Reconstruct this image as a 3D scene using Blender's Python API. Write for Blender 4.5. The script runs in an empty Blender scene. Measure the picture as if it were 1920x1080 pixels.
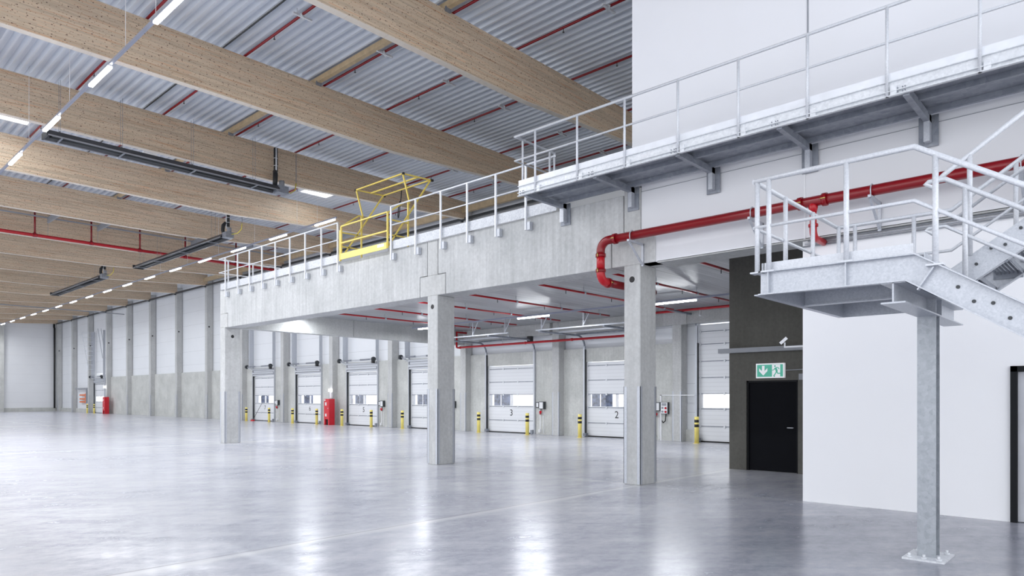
import bpy, bmesh, math, random
from mathutils import Vector, Matrix
random.seed(7)
C = bpy.context.scene
COL = C.collection
PI = math.pi

# ---------------------------------------------------------------- materials
def nodes(name):
    m = bpy.data.materials.new(name); m.use_nodes = True
    nt = m.node_tree; b = nt.nodes['Principled BSDF']
    return m, nt, b
def N(nt, t, **kw):
    n = nt.nodes.new(t)
    for k, v in kw.items():
        setattr(n, k, v)
    return n
def pos(nt, scale=(1, 1, 1), loc=(0, 0, 0)):
    g = N(nt, 'ShaderNodeNewGeometry'); mp = N(nt, 'ShaderNodeMapping')
    mp.inputs['Scale'].default_value = scale; mp.inputs['Location'].default_value = loc
    nt.links.new(g.outputs['Position'], mp.inputs['Vector'])
    return mp.outputs['Vector']
def noise(nt, vec, scale, detail=4, rough=.55):
    n = N(nt, 'ShaderNodeTexNoise'); n.inputs['Scale'].default_value = scale
    n.inputs['Detail'].default_value = detail; n.inputs['Roughness'].default_value = rough
    nt.links.new(vec, n.inputs['Vector']); return n.outputs['Fac']
def ramp(nt, fac, stops):
    r = N(nt, 'ShaderNodeValToRGB'); e = r.color_ramp.elements
    while len(e) < len(stops): e.new(.5)
    for i, (p, c) in enumerate(stops):
        e[i].position = p; e[i].color = (*c, 1) if len(c) == 3 else c
    nt.links.new(fac, r.inputs['Fac']); return r.outputs['Color']
def mix(nt, a, b, fac, mode='MIX'):
    m = N(nt, 'ShaderNodeMix', data_type='RGBA', blend_type=mode)
    for sock, v in ((m.inputs[0], fac), (m.inputs[6], a), (m.inputs[7], b)):
        if isinstance(v, (int, float)): sock.default_value = v
        elif isinstance(v, tuple): sock.default_value = (*v, 1) if len(v) == 3 else v
        else: nt.links.new(v, sock)
    return m.outputs[2]
def math_(nt, op, a, b=0.):
    m = N(nt, 'ShaderNodeMath', operation=op)
    for i, v in enumerate((a, b)):
        if isinstance(v, (int, float)): m.inputs[i].default_value = v
        else: nt.links.new(v, m.inputs[i])
    return m.outputs[0]
def sep(nt, vec=None):
    s = N(nt, 'ShaderNodeSeparateXYZ')
    nt.links.new(vec if vec is not None else pos(nt), s.inputs[0]); return s.outputs
def bump(nt, b, fac, strength=.2, dist=.01):
    n = N(nt, 'ShaderNodeBump'); n.inputs['Strength'].default_value = strength
    n.inputs['Distance'].default_value = dist
    nt.links.new(fac, n.inputs['Height']); nt.links.new(n.outputs[0], b.inputs['Normal'])

def plain(name, col, rough=.5, metal=0., var=.06, vscale=3., emis=0.):
    m, nt, b = nodes(name)
    f = noise(nt, pos(nt), vscale, 3)
    lo = tuple(max(0, c * (1 - var)) for c in col); hi = tuple(min(1, c * (1 + var)) for c in col)
    nt.links.new(ramp(nt, f, [(.3, lo), (.7, hi)]), b.inputs['Base Color'])
    b.inputs['Roughness'].default_value = rough; b.inputs['Metallic'].default_value = metal
    if emis:
        b.inputs['Emission Color'].default_value = (*col, 1); b.inputs['Emission Strength'].default_value = emis
    return m
def concrete(name, c1, c2, streak=0., rough=.75, spec=.3):
    m, nt, b = nodes(name)
    big = noise(nt, pos(nt), .9, 5, .6)
    col = ramp(nt, big, [(.3, c1), (.7, c2)])
    fine = noise(nt, pos(nt), 14, 4, .6)
    col = mix(nt, col, ramp(nt, fine, [(.3, (.88, .88, .88)), (.7, (1.05, 1.05, 1.05))]), 1., 'MULTIPLY')
    if streak:
        st = noise(nt, pos(nt, (7, 7, .35)), 1.6, 4, .6)
        col = mix(nt, col, ramp(nt, st, [(.35, (1 - streak,) * 3), (.65, (1.03,) * 3)]), 1., 'MULTIPLY')
    v = N(nt, 'ShaderNodeTexVoronoi'); v.inputs['Scale'].default_value = 9
    nt.links.new(pos(nt), v.inputs['Vector'])
    col = mix(nt, tuple(x * .8 for x in c1), col, ramp(nt, v.outputs['Distance'], [(.045, (0, 0, 0)), (.07, (1, 1, 1))]))
    nt.links.new(col, b.inputs['Base Color'])
    b.inputs['Roughness'].default_value = rough
    b.inputs['Specular IOR Level'].default_value = spec
    bump(nt, b, fine, .15, .004)
    return m
def galv(name, c1, c2, scale=14., rough=.4, metal=.35):
    m, nt, b = nodes(name)
    v = N(nt, 'ShaderNodeTexVoronoi'); v.inputs['Scale'].default_value = scale
    nt.links.new(pos(nt, (1, 1, 1)), v.inputs['Vector'])
    g = N(nt, 'ShaderNodeRGBToBW'); nt.links.new(v.outputs['Color'], g.inputs[0])
    n2 = noise(nt, pos(nt), scale * .5, 5, .7)
    f = math_(nt, 'ADD', math_(nt, 'MULTIPLY', g.outputs[0], .35), math_(nt, 'MULTIPLY', n2, .65))
    nt.links.new(ramp(nt, f, [(.3, c1), (.7, c2)]), b.inputs['Base Color'])
    b.inputs['Roughness'].default_value = rough; b.inputs['Metallic'].default_value = metal
    return m
def panel_mat(name, col, pitch=1.1, axis=2, off=0., rough=.42, line=.72, wob=.02, width=.012, pitch2=None):
    m, nt, b = nodes(name)
    s = sep(nt)
    fr = math_(nt, 'FRACT', math_(nt, 'DIVIDE', math_(nt, 'ADD', s[axis], off + 100 * pitch), pitch))
    k = ramp(nt, fr, [(0., (line,) * 3), (width, (line,) * 3), (width + .004, (1, 1, 1))])
    n = noise(nt, pos(nt, (.5, .5, .5)), .8, 3)
    c = ramp(nt, n, [(.3, tuple(x * (1 - wob) for x in col)), (.7, tuple(min(1, x * (1 + wob)) for x in col))])
    c = mix(nt, c, k, 1., 'MULTIPLY')
    if pitch2:
        fr = math_(nt, 'FRACT', math_(nt, 'DIVIDE', math_(nt, 'ADD', s[axis], 50.), pitch2))
        c = mix(nt, c, ramp(nt, fr, [(0., (.93,) * 3), (.18, (.93,) * 3), (.25, (1,) * 3)]), 1., 'MULTIPLY')
    nt.links.new(c, b.inputs['Base Color']); b.inputs['Roughness'].default_value = rough
    b.inputs['Specular IOR Level'].default_value = .35
    return m
def wood_mat(name, base, dark, red):
    m, nt, b = nodes(name)
    s = sep(nt)
    lam = math_(nt, 'FLOOR', math_(nt, 'DIVIDE', math_(nt, 'SUBTRACT', s[2], .05), .045))
    bay = math_(nt, 'FLOOR', math_(nt, 'DIVIDE', s[1], 6.2))
    # per-lamella boards about 3 m long
    wn0 = N(nt, 'ShaderNodeTexWhiteNoise', noise_dimensions='2D'); cv = N(nt, 'ShaderNodeCombineXYZ')
    nt.links.new(lam, cv.inputs[0]); nt.links.new(bay, cv.inputs[1]); nt.links.new(cv.outputs[0], wn0.inputs['Vector'])
    bx_ = math_(nt, 'FLOOR', math_(nt, 'ADD', math_(nt, 'DIVIDE', s[0], 2.8), math_(nt, 'MULTIPLY', wn0.outputs['Value'], 9.)))
    wn = N(nt, 'ShaderNodeTexWhiteNoise', noise_dimensions='3D'); cv2 = N(nt, 'ShaderNodeCombineXYZ')
    nt.links.new(lam, cv2.inputs[0]); nt.links.new(bay, cv2.inputs[1]); nt.links.new(bx_, cv2.inputs[2])
    nt.links.new(cv2.outputs[0], wn.inputs['Vector'])
    board = ramp(nt, wn.outputs['Value'], [(0., tuple(c * .86 for c in base)), (.5, base), (1., tuple(min(1, c * 1.1) for c in base))])
    off = N(nt, 'ShaderNodeVectorMath', operation='ADD')
    sc = N(nt, 'ShaderNodeVectorMath', operation='SCALE'); sc.inputs['Scale'].default_value = 13.7
    nt.links.new(cv2.outputs[0], sc.inputs[0]); nt.links.new(sc.outputs[0], off.inputs[0])
    nt.links.new(pos(nt, (.8, 1, 30)), off.inputs[1])
    g = noise(nt, off.outputs[0], 1.6, 5, .65)
    col = mix(nt, board, ramp(nt, g, [(.30, dark), (.46, (1, 1, 1))]), .9, 'MULTIPLY')
    g2 = noise(nt, off.outputs[0], .9, 2, .5)
    col = mix(nt, col, mix(nt, col, red, 1., 'MULTIPLY'), ramp(nt, g2, [(.56, (0, 0, 0)), (.7, (1, 1, 1))]))
    # knots
    kv = N(nt, 'ShaderNodeCombineXYZ')
    nt.links.new(math_(nt, 'ADD', s[0], math_(nt, 'MULTIPLY', bay, 7.31)), kv.inputs[0]); nt.links.new(math_(nt, 'MULTIPLY', s[2], 1.5), kv.inputs[1])
    v = N(nt, 'ShaderNodeTexVoronoi', voronoi_dimensions='2D'); v.inputs['Scale'].default_value = 3.4; v.inputs['Randomness'].default_value = 1
    nt.links.new(kv.outputs[0], v.inputs['Vector'])
    kn = ramp(nt, v.outputs['Distance'], [(.045, (1, 1, 1)), (.07, (0, 0, 0))])
    col = mix(nt, col, (.09, .04, .025), kn)
    v2 = N(nt, 'ShaderNodeTexVoronoi', voronoi_dimensions='2D'); v2.inputs['Scale'].default_value = 7.7; nt.links.new(kv.outputs[0], v2.inputs['Vector'])
    kn2 = ramp(nt, v2.outputs['Distance'], [(.06, (1, 1, 1)), (.11, (0, 0, 0))])
    col = mix(nt, col, (.26, .13, .07), kn2)
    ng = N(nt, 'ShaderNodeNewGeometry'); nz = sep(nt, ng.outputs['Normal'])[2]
    col = mix(nt, col, (.80, .74, .66), ramp(nt, math_(nt, 'MULTIPLY', nz, -1.), [(.5, (0, 0, 0)), (.8, (.8, .8, .8))]))  # downward faces paler: light from the floor painted into the wood colour
    nt.links.new(col, b.inputs['Base Color'])
    b.inputs['Roughness'].default_value = .4; b.inputs['Specular IOR Level'].default_value = .5
    return m

M = {}
M['conc_col'] = concrete('concrete_smooth', (.50, .505, .50), (.60, .605, .60), .06)
M['conc_fascia'] = concrete('concrete_streaked', (.49, .50, .50), (.60, .605, .605), .13)
M['conc_up'] = concrete('concrete_wall_base', (.50, .51, .49), (.66, .665, .64), .05)
M['conc_dark'] = concrete('concrete_dark', (.105, .102, .090), (.135, .131, .117), .05)
M['conc_beam'] = concrete('concrete_dull', (.44, .45, .44), (.54, .545, .54), .03)
M['panel_hall'] = panel_mat('wall_cladding', (.80, .82, .85), 1.15)
M['panel_far'] = panel_mat('wall_cladding_far', (.84, .85, .87), 1.15, line=.85)
M['panel_room'] = panel_mat('wall_white_smooth', (.90, .905, .925), 60., line=1., rough=.6)
M['panel_upper'] = panel_mat('wall_white_upper', (.80, .805, .835), 60., line=1., rough=.6)
M['panel_fascia'] = panel_mat('wall_white_fascia', (.77, .775, .80), 60., line=1., rough=.6)
M['door_panel'] = panel_mat('door_panel_white', (.80, .815, .84), 60., line=1., rough=.4, pitch2=.16)
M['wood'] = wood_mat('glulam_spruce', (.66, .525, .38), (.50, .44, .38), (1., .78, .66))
M['wood_plain'] = plain('timber_plain', (.56, .43, .27), .6, 0, .15, 5)
M['galv'] = galv('galvanised_steel', (.46, .485, .53), (.58, .60, .645), 70)
M['galv_kick'] = galv('galvanised_kick', (.44, .46, .50), (.66, .68, .71), 40, .35, .1)
M['galv_post'] = galv('galvanised_post', (.33, .355, .385), (.44, .465, .50), 25)
M['galv_dark'] = galv('galvanised_dull', (.22, .24, .28), (.32, .34, .38), 12, .5)
M['galv_bright'] = galv('galvanised_bright', (.66, .68, .71), (.82, .84, .87), 30, .4, .1)
M['rail'] = galv('rail_galvanised', (.60, .62, .66), (.72, .74, .78), 80, .35, .1)
M['rail_white'] = plain('rail_white', (.80, .82, .86), .35, .05)
M['red'] = plain('pipe_red', (.235, .003, .008), .28, 0, .06)
M['red_bright'] = plain('pipe_red_bright', (.46, .006, .014), .3)
M['cab_red'] = plain('cabinet_red', (.62, .01, .025), .35)
M['brass'] = plain('bolt_brass', (.6, .45, .15), .35, .8)
M['yellow'] = plain('gate_yellow', (.78, .60, .12), .4)
M['yellow_pale'] = plain('gate_board_yellow', (.88, .78, .20), .45)
M['bollard'] = plain('bollard_yellow', (.95, .80, .22), .4)
M['black'] = plain('matt_black', (.012, .012, .014), .5)
M['dark_steel'] = plain('dark_steel', (.05, .055, .06), .45, .3)
M['heater'] = plain('heater_steel', (.085, .085, .09), .4, .5)
M['heater_lip'] = plain('heater_steel_light', (.32, .33, .36), .35, .5)
M['door_black'] = plain('door_black', (.004, .0045, .007), .7)
M['door_black'].node_tree.nodes['Principled BSDF'].inputs['Specular IOR Level'].default_value = .12
M['frame_dark'] = plain('frame_dark', (.006, .007, .009), .5)
M['frame_dark'].node_tree.nodes['Principled BSDF'].inputs['Specular IOR Level'].default_value = .2
M['white'] = plain('white_plastic', (.8, .81, .83), .45)
M['grey'] = plain('grey_paint', (.30, .315, .345), .45)
M['trunk'] = plain('light_trunking', (.30, .32, .40), .4, .1)
M['seal'] = plain('rubber_black', (.01, .01, .01), .7)
M['bluegrey'] = plain('dock_shelter_fabric', (.10, .125, .20), .7, 0, .7, 5)
M['door_leaf'] = plain('door_leaf_white', (.60, .61, .65), .4)
M['cable_black'] = plain('cable_black', (.01, .01, .01), .6)
M['cable_yellow'] = plain('gas_hose_yellow', (.7, .6, .08), .5)
M['orange'] = plain('orange_paint', (.75, .16, .03), .5)
M['sign_green'] = plain('sign_green', (.10, .50, .36), .5, emis=.12)
M['sign_white'] = plain('sign_white', (.82, .82, .85), .5, emis=.18)

def emission(name, col, s):
    m = bpy.data.materials.new(name); m.use_nodes = True; nt = m.node_tree; nt.nodes.clear()
    e = nt.nodes.new('ShaderNodeEmission'); o = nt.nodes.new('ShaderNodeOutputMaterial')
    e.inputs[0].default_value = (*col, 1); e.inputs[1].default_value = s
    nt.links.new(e.outputs[0], o.inputs[0]); return m
M['tube'] = emission('lit_tube', (.93, .96, 1.), 12.)
M['skyl'] = emission('skylight_diffuser', (.95, .98, 1.), 3.)
M['lamp_glow'] = emission('sign_lamp', (1, 1, 1), 2.)

# roof deck
m, nt, b = nodes('roof_deck_steel')
n1 = noise(nt, pos(nt, (.6, .1, .6)), 1., 1)
nt.links.new(ramp(nt, n1, [(.3, (.66, .70, .77)), (.7, (.74, .78, .84))]), b.inputs['Base Color'])
b.inputs['Roughness'].default_value = .38; b.inputs['Metallic'].default_value = .1
M['deck'] = m
# mezzanine soffit: hollow core planks
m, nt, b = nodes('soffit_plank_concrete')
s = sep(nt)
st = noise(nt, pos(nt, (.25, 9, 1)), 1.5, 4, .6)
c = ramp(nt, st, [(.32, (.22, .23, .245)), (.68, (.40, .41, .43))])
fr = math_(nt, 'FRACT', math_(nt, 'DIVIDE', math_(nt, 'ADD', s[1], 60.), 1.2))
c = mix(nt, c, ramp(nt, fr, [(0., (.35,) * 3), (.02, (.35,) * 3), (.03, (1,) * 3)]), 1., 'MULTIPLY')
nt.links.new(c, b.inputs['Base Color']); b.inputs['Roughness'].default_value = .33
M['soffit'] = m
# polished floor
m, nt, b = nodes('floor_polished_concrete')
p = pos(nt)
rot = N(nt, 'ShaderNodeMapping'); rot.inputs['Rotation'].default_value = (0, 0, .5); nt.links.new(p, rot.inputs[0])
a1 = noise(nt, rot.outputs[0], .32, 6, .62)
a2 = noise(nt, pos(nt, (1, 2.2, 1)), 1.3, 7, .68)
a3 = noise(nt, pos(nt, (1, 1, 1)), 9, 6, .75)
rv = N(nt, 'ShaderNodeVectorRotate', rotation_type='Z_AXIS'); rv.inputs['Angle'].default_value = .82; nt.links.new(p, rv.inputs[0])
rs = N(nt, 'ShaderNodeMapping'); rs.inputs['Scale'].default_value = (.4, 2., 1); nt.links.new(rv.outputs[0], rs.inputs[0])
a4 = noise(nt, rs.outputs[0], 1.5, 6, .7)
f = math_(nt, 'ADD', math_(nt, 'MULTIPLY', a1, .30), math_(nt, 'ADD', math_(nt, 'MULTIPLY', a2, .26), math_(nt, 'ADD', math_(nt, 'MULTIPLY', a3, .20), math_(nt, 'MULTIPLY', a4, .24))))
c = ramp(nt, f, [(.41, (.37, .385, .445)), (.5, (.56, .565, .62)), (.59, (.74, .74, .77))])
s = sep(nt)
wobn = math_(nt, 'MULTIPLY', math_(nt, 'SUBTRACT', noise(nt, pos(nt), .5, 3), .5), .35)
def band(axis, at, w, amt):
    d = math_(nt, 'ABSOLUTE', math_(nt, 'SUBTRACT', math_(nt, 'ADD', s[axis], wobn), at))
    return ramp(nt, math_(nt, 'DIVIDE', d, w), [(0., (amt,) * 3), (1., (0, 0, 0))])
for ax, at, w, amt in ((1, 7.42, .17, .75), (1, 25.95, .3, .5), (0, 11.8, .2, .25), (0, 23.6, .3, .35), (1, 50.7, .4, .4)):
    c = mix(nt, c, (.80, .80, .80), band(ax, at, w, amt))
def joint(axis, pitch, off):
    fr = math_(nt, 'FRACT', math_(nt, 'DIVIDE', math_(nt, 'ADD', s[axis], 620. + off), pitch))
    return ramp(nt, fr, [(0., (.6,) * 3), (.0006, (.6,) * 3), (.001, (0, 0, 0))])
c = mix(nt, c, (.2, .2, .21), joint(1, 12.4, 4.9))
# the darker strip in front of the white room
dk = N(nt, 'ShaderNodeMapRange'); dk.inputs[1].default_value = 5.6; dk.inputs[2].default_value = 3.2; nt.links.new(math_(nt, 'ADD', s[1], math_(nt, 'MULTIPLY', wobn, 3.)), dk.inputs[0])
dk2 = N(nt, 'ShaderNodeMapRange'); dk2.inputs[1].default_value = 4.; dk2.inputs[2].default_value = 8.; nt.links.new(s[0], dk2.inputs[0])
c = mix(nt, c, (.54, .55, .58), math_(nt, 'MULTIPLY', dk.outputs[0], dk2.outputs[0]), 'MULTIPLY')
nt.links.new(c, b.inputs['Base Color'])
nt.links.new(ramp(nt, f, [(.42, (.28,) * 3), (.58, (.18,) * 3)]), b.inputs['Roughness'])
b.inputs['Specular IOR Level'].default_value = .42
bump(nt, b, a2, .02, .01)
M['floor'] = m
# glass
m, nt, b = nodes('window_glass'); nt.nodes.clear()
t = nt.nodes.new('ShaderNodeBsdfTransparent'); g = nt.nodes.new('ShaderNodeBsdfGlossy'); g.inputs['Roughness'].default_value = .02
mx = nt.nodes.new('ShaderNodeMixShader'); mx.inputs[0].default_value = .06; o = nt.nodes.new('ShaderNodeOutputMaterial')
nt.links.new(t.outputs[0], mx.inputs[1]); nt.links.new(g.outputs[0], mx.inputs[2]); nt.links.new(mx.outputs[0], o.inputs[0])
M['glass'] = m

# ---------------------------------------------------------------- geometry
class MB:
    def __init__(s): s.v = []; s.f = []; s.sm = []
    def add(s, vs, fs, smooth=False):
        o = len(s.v); s.v += [tuple(v) for v in vs]
        s.f += [tuple(i + o for i in f) for f in fs]; s.sm += [smooth] * len(fs); return s
    def box(s, x0, x1, y0, y1, z0, z1):
        x0, x1 = min(x0, x1), max(x0, x1); y0, y1 = min(y0, y1), max(y0, y1); z0, z1 = min(z0, z1), max(z0, z1)
        v = [(x, y, z) for z in (z0, z1) for y in (y0, y1) for x in (x0, x1)]
        return s.add(v, [(0, 2, 3, 1), (4, 5, 7, 6), (0, 1, 5, 4), (2, 6, 7, 3), (0, 4, 6, 2), (1, 3, 7, 5)])
    def bar(s, p, q, w, h, up=(0, 0, 1)):
        p, q = Vector(p), Vector(q); d = (q - p).normalized(); u = Vector(up)
        if abs(d.dot(u)) > .99: u = Vector((1, 0, 0))
        a = d.cross(u).normalized() * w / 2; c = a.cross(d).normalized() * h / 2
        v = [e + i * a + j * c for e in (p, q) for j in (-1, 1) for i in (-1, 1)]
        return s.add(v, [(0, 2, 3, 1), (4, 5, 7, 6), (0, 1, 5, 4), (2, 6, 7, 3), (0, 4, 6, 2), (1, 3, 7, 5)])
    def tube(s, path, r, n=12, cap=True):
        P = [Vector(p) for p in path]; rings = []; prev = None
        for i, p in enumerate(P):
            if i == 0: d = P[1] - p
            elif i == len(P) - 1: d = p - P[-2]
            else: d = (P[i + 1] - p).normalized() + (p - P[i - 1]).normalized()
            d.normalize()
            if prev is None:
                u = Vector((0, 0, 1)) if abs(d.z) < .9 else Vector((1, 0, 0))
                a = d.cross(u).normalized()
            else:
                a = (prev - d * prev.dot(d)).normalized()
            prev = a; bb = d.cross(a)
            k = 1.
            if 0 < i < len(P) - 1:
                cs = (P[i + 1] - p).normalized().dot((p - P[i - 1]).normalized()); k = 1 / max(.5, math.sqrt((1 + cs) / 2))
            rr = r[i] if isinstance(r, (list, tuple)) else r
            rings.append([p + (a * math.cos(2 * PI * j / n) + bb * math.sin(2 * PI * j / n)) * rr * (k if k < 1.1 else 1.05) for j in range(n)])
        vs = [v for ring in rings for v in ring]; fs = []
        for i in range(len(P) - 1):
            for j in range(n):
                fs.append((i * n + j, i * n + (j + 1) % n, (i + 1) * n + (j + 1) % n, (i + 1) * n + j))
        s.add(vs, fs, True)
        if cap:
            o = len(s.v) - len(vs)
            s.f.append(tuple(o + j for j in reversed(range(n)))); s.sm.append(False)
            s.f.append(tuple(o + (len(P) - 1) * n + j for j in range(n))); s.sm.append(False)
        return s
    def prism(s, poly, axis, a, b):
        """poly in the two other axes (order x,y,z without axis)"""
        def mk(p, t):
            if axis == 0: return (t, p[0], p[1])
            if axis == 1: return (p[0], t, p[1])
            return (p[0], p[1], t)
        n = len(poly); vs = [mk(p, a) for p in poly] + [mk(p, b) for p in poly]
        return s.add(vs, [tuple(range(n)), tuple(range(2 * n - 1, n - 1, -1))] + [(i, i + n, (i + 1) % n + n, (i + 1) % n) for i in range(n)])
    def build(s, name, mat, parent=None, loc=None, bevel=0.):
        base = Vector(loc) if loc is not None else (parent['_w'] and Vector(parent['_w']) if parent is not None and '_w' in parent else Vector((0, 0, 0)))
        me = bpy.data.meshes.new(name)
        me.from_pydata([tuple(Vector(v) - base) for v in s.v], [], s.f); me.update()
        bm = bmesh.new(); bm.from_mesh(me); bmesh.ops.recalc_face_normals(bm, faces=bm.faces); bm.to_mesh(me); bm.free()
        me.polygons.foreach_set('use_smooth', s.sm)
        o = bpy.data.objects.new(name, me); COL.objects.link(o); me.materials.append(M[mat] if isinstance(mat, str) else mat)
        if parent is not None: o.parent = parent
        else: o.location = base
        o['_w'] = tuple(base)
        if bevel:
            bv = o.modifiers.new('bevel', 'BEVEL'); bv.width = bevel; bv.segments = 1; bv.limit_method = 'ANGLE'
        return o
def tag(o, label=None, cat=None, group=None, kind=None):
    if label: o['label'] = label
    if cat: o['category'] = cat
    if group: o['group'] = group
    if kind: o['kind'] = kind
    return o
def thing(name, loc, label, cat, group=None, kind=None):
    o = bpy.data.objects.new(name, None); COL.objects.link(o); o.location = loc; o['_w'] = tuple(loc)
    o.empty_display_size = .2
    return tag(o, label, cat, group, kind)
def copy_tree(o, loc=None, parent=None):
    c = o.copy(); COL.objects.link(c)
    if parent is not None: c.parent = parent
    if loc is not None: c.location = loc
    for ch in list(o.children): copy_tree(ch, None, c)
    return c
def arc(c, r, a0, a1, n, plane):
    out = []
    for i in range(n + 1):
        a = a0 + (a1 - a0) * i / n; u, v = r * math.cos(a), r * math.sin(a)
        out.append({'yz': (c[0], c[1] + u, c[2] + v), 'xz': (c[0] + u, c[1], c[2] + v), 'xy': (c[0] + u, c[1] + v, c[2])}[plane])
    return out
ORD = ['nearest', 'second', 'third', 'fourth', 'fifth', 'sixth', 'seventh', 'eighth', 'ninth', 'tenth', 'eleventh', 'twelfth', 'thirteenth',
       'fourteenth', 'fifteenth', 'sixteenth', 'seventeenth', 'eighteenth', 'nineteenth', 'twentieth', 'twenty-first', 'twenty-second']

XF, XW, XC = 11.75, 24.94, 24.45      # mezzanine front, dock wall, dock column face
PIT = 6.2
YK = lambda k: 13.45 + PIT * k
DLO = lambda n: 21.45 + 6.22 * (n - 3)
YE = 101.                              # far wall

# ---------------------------------------------------------------- structure
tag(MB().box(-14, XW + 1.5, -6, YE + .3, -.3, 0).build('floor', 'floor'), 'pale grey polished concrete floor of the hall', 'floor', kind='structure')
# corrugated roof deck
pf = []; x = -14.
while x < XW + .2:
    pf += [(x, 12.05), (x + .055, 12.05), (x + .11, 12.19), (x + .225, 12.19)]; x += .28
mb = MB(); vs = []; n = len(pf)
vs = [(p[0], -6, p[1]) for p in pf] + [(p[0], YE, p[1]) for p in pf]
mb.add(vs, [(i, i + 1, n + i + 1, n + i) for i in range(n - 1)])
mb.box(-14, XW + .3, -6, YE + .3, 12.25, 12.4)
tag(mb.build('ceiling', 'deck'), 'ribbed pale grey metal roof deck above the timber beams', 'ceiling', kind='structure')
# dock wall cladding with door openings cut out
doors = {n: (DLO(n), DLO(n) + 3.15, 3.35) for n in range(2, 8)}
doors[1] = (9.75, 12.9, 4.66); doors[0] = (83.5, 86.95, 4.4)
mb = MB(); ys = -6.
for lo, hi, h in sorted(doors.values()):
    mb.box(XW + .02, XW + .25, ys, lo, 0, 12.2); mb.box(XW + .02, XW + .25, lo, hi, h, 12.2); ys = hi
mb.box(XW + .02, XW + .25, ys, YE, 0, 12.2)
tag(mb.build('wall_right', 'panel_hall'), 'white clad long wall behind the loading doors', 'wall', kind='structure')
# concrete wall base per bay
def upstand(y0, y1, h, cuts=()):
    mb = MB(); y = y0
    for lo, hi, hh in cuts:
        mb.box(24.82, XW + .01, y, lo, 0, h)
        if hh < h: mb.box(24.82, XW + .01, lo, hi, hh, h)
        y = hi
    mb.box(24.82, XW + .01, y, y1, 0, h)
    return tag(mb.build('wall_right_base', 'conc_up'), None, 'wall', kind='structure')
for k in range(-2, 14):
    y0 = YK(k) + .4; y1 = YK(k + 1)
    cut = [d for d in doors.values() if y0 < d[0] < y1]
    if k in (-1,): upstand(y0, y1, .47, cut)
    elif k in (11, 12, 13): upstand(y0, y1, .45, cut)
    else: upstand(y0, y1, 3.95, cut)
tag(MB().box(-14, XW + .25, YE, YE + .3, 0, 12.2).build('wall_back', 'panel_far'), 'plain light grey end wall at the far left of the hall', 'wall', kind='structure')
tag(MB().box(-14, XW, YE - .12, YE, 0, .47).build('baseboard_back', 'conc_up'), 'low concrete base of the far end wall', 'wall base', kind='structure')
# white room to the right
mb = MB().box(11.88, 12.2, 1.38, 4.25, 0, 4.5).box(11.88, 12.2, .2, 1.38, 2.2, 4.5).box(11.88, 12.2, -6, .2, 0, 4.5)
tag(mb.build('wall_front', 'panel_room'), 'smooth white wall behind the steel stair', 'wall', kind='structure')
mb = MB().box(11.78, 12.1, -6, 4.17, 4.42, 5.86).box(11.78, 12.1, 4.19, 7.36, 4.42, 5.86).box(11.79, 12.1, -6, 7.36, 5.86, 5.98)
tag(mb.build('wall_front_band', 'panel_fascia'), 'white panel band carrying the red pipe above the stair', 'wall', kind='structure')
mb = MB().box(11.8, 12.1, -6, 4.13, 5.98, 12.04).box(11.8, 12.1, 4.145, 7.59, 5.98, 12.04)
tag(mb.build('wall_front_upper', 'panel_upper'), 'tall white wall rising behind the upper walkway', 'wall', kind='structure')
tag(MB().box(11.776, 11.785, -6, 7.36, 5.852, 5.862).build('trim_3', 'grey'), 'thin dark joint line under the upper walkway', 'trim', kind='structure')
tag(MB().box(11.79, 11.802, 4.125, 4.15, 5.99, 11.8).build('trim_1', 'grey'), 'thin vertical joint in the tall white wall', 'trim', kind='structure')
tag(MB().box(11.765, 11.785, 4.165, 4.195, 4.42, 5.86).build('trim_2', 'white'), 'thin vertical joint in the white panel band', 'trim', kind='structure')
# dark tower wall with door opening
mb = MB().box(16.02, 16.4, 7.07, 7.5, 0, 5.18).box(16.02, 16.4, 5.84, 7.07, 2.16, 5.18).box(16.02, 16.4, -2, 5.84, 0, 5.18).box(16.4, XW, 7.2, 7.5, 0, 5.18)
tag(mb.build('wall_tower', 'conc_dark'), 'dark grey concrete wall around the black door', 'wall', kind='structure')
# black door
d = thing('door_9', (16.1, 6.45, 0), 'plain black door in the dark concrete wall', 'door', kind='structure')
MB().box(16.10, 16.16, 5.88, 7.03, .01, 2.12).build('door_leaf', 'door_black', d)
MB().box(16.06, 16.18, 7.03, 7.07, 0, 2.16).box(16.06, 16.18, 5.84, 5.88, 0, 2.16).box(16.06, 16.18, 5.84, 7.07, 2.12, 2.16).build('door_frame', 'frame_dark', d)
MB().tube([(16.10, 5.97, 1.05), (16.05, 5.97, 1.05), (16.05, 6.1, 1.05)], .011, 8).build('door_handle', 'galv_bright', d)
# right-hand door
d = thing('door_10', (11.9, .8, 0), 'white door in a dark frame at the right edge', 'door', kind='structure')
MB().box(11.84, 11.98, 1.30, 1.38, 0, 2.2).box(11.84, 11.98, .2, .28, 0, 2.2).box(11.84, 11.98, .2, 1.38, 2.12, 2.2).build('door_frame', 'frame_dark', d)
MB().box(11.92, 11.97, .28, 1.30, .01, 2.12).build('door_leaf', 'door_leaf', d)

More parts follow.
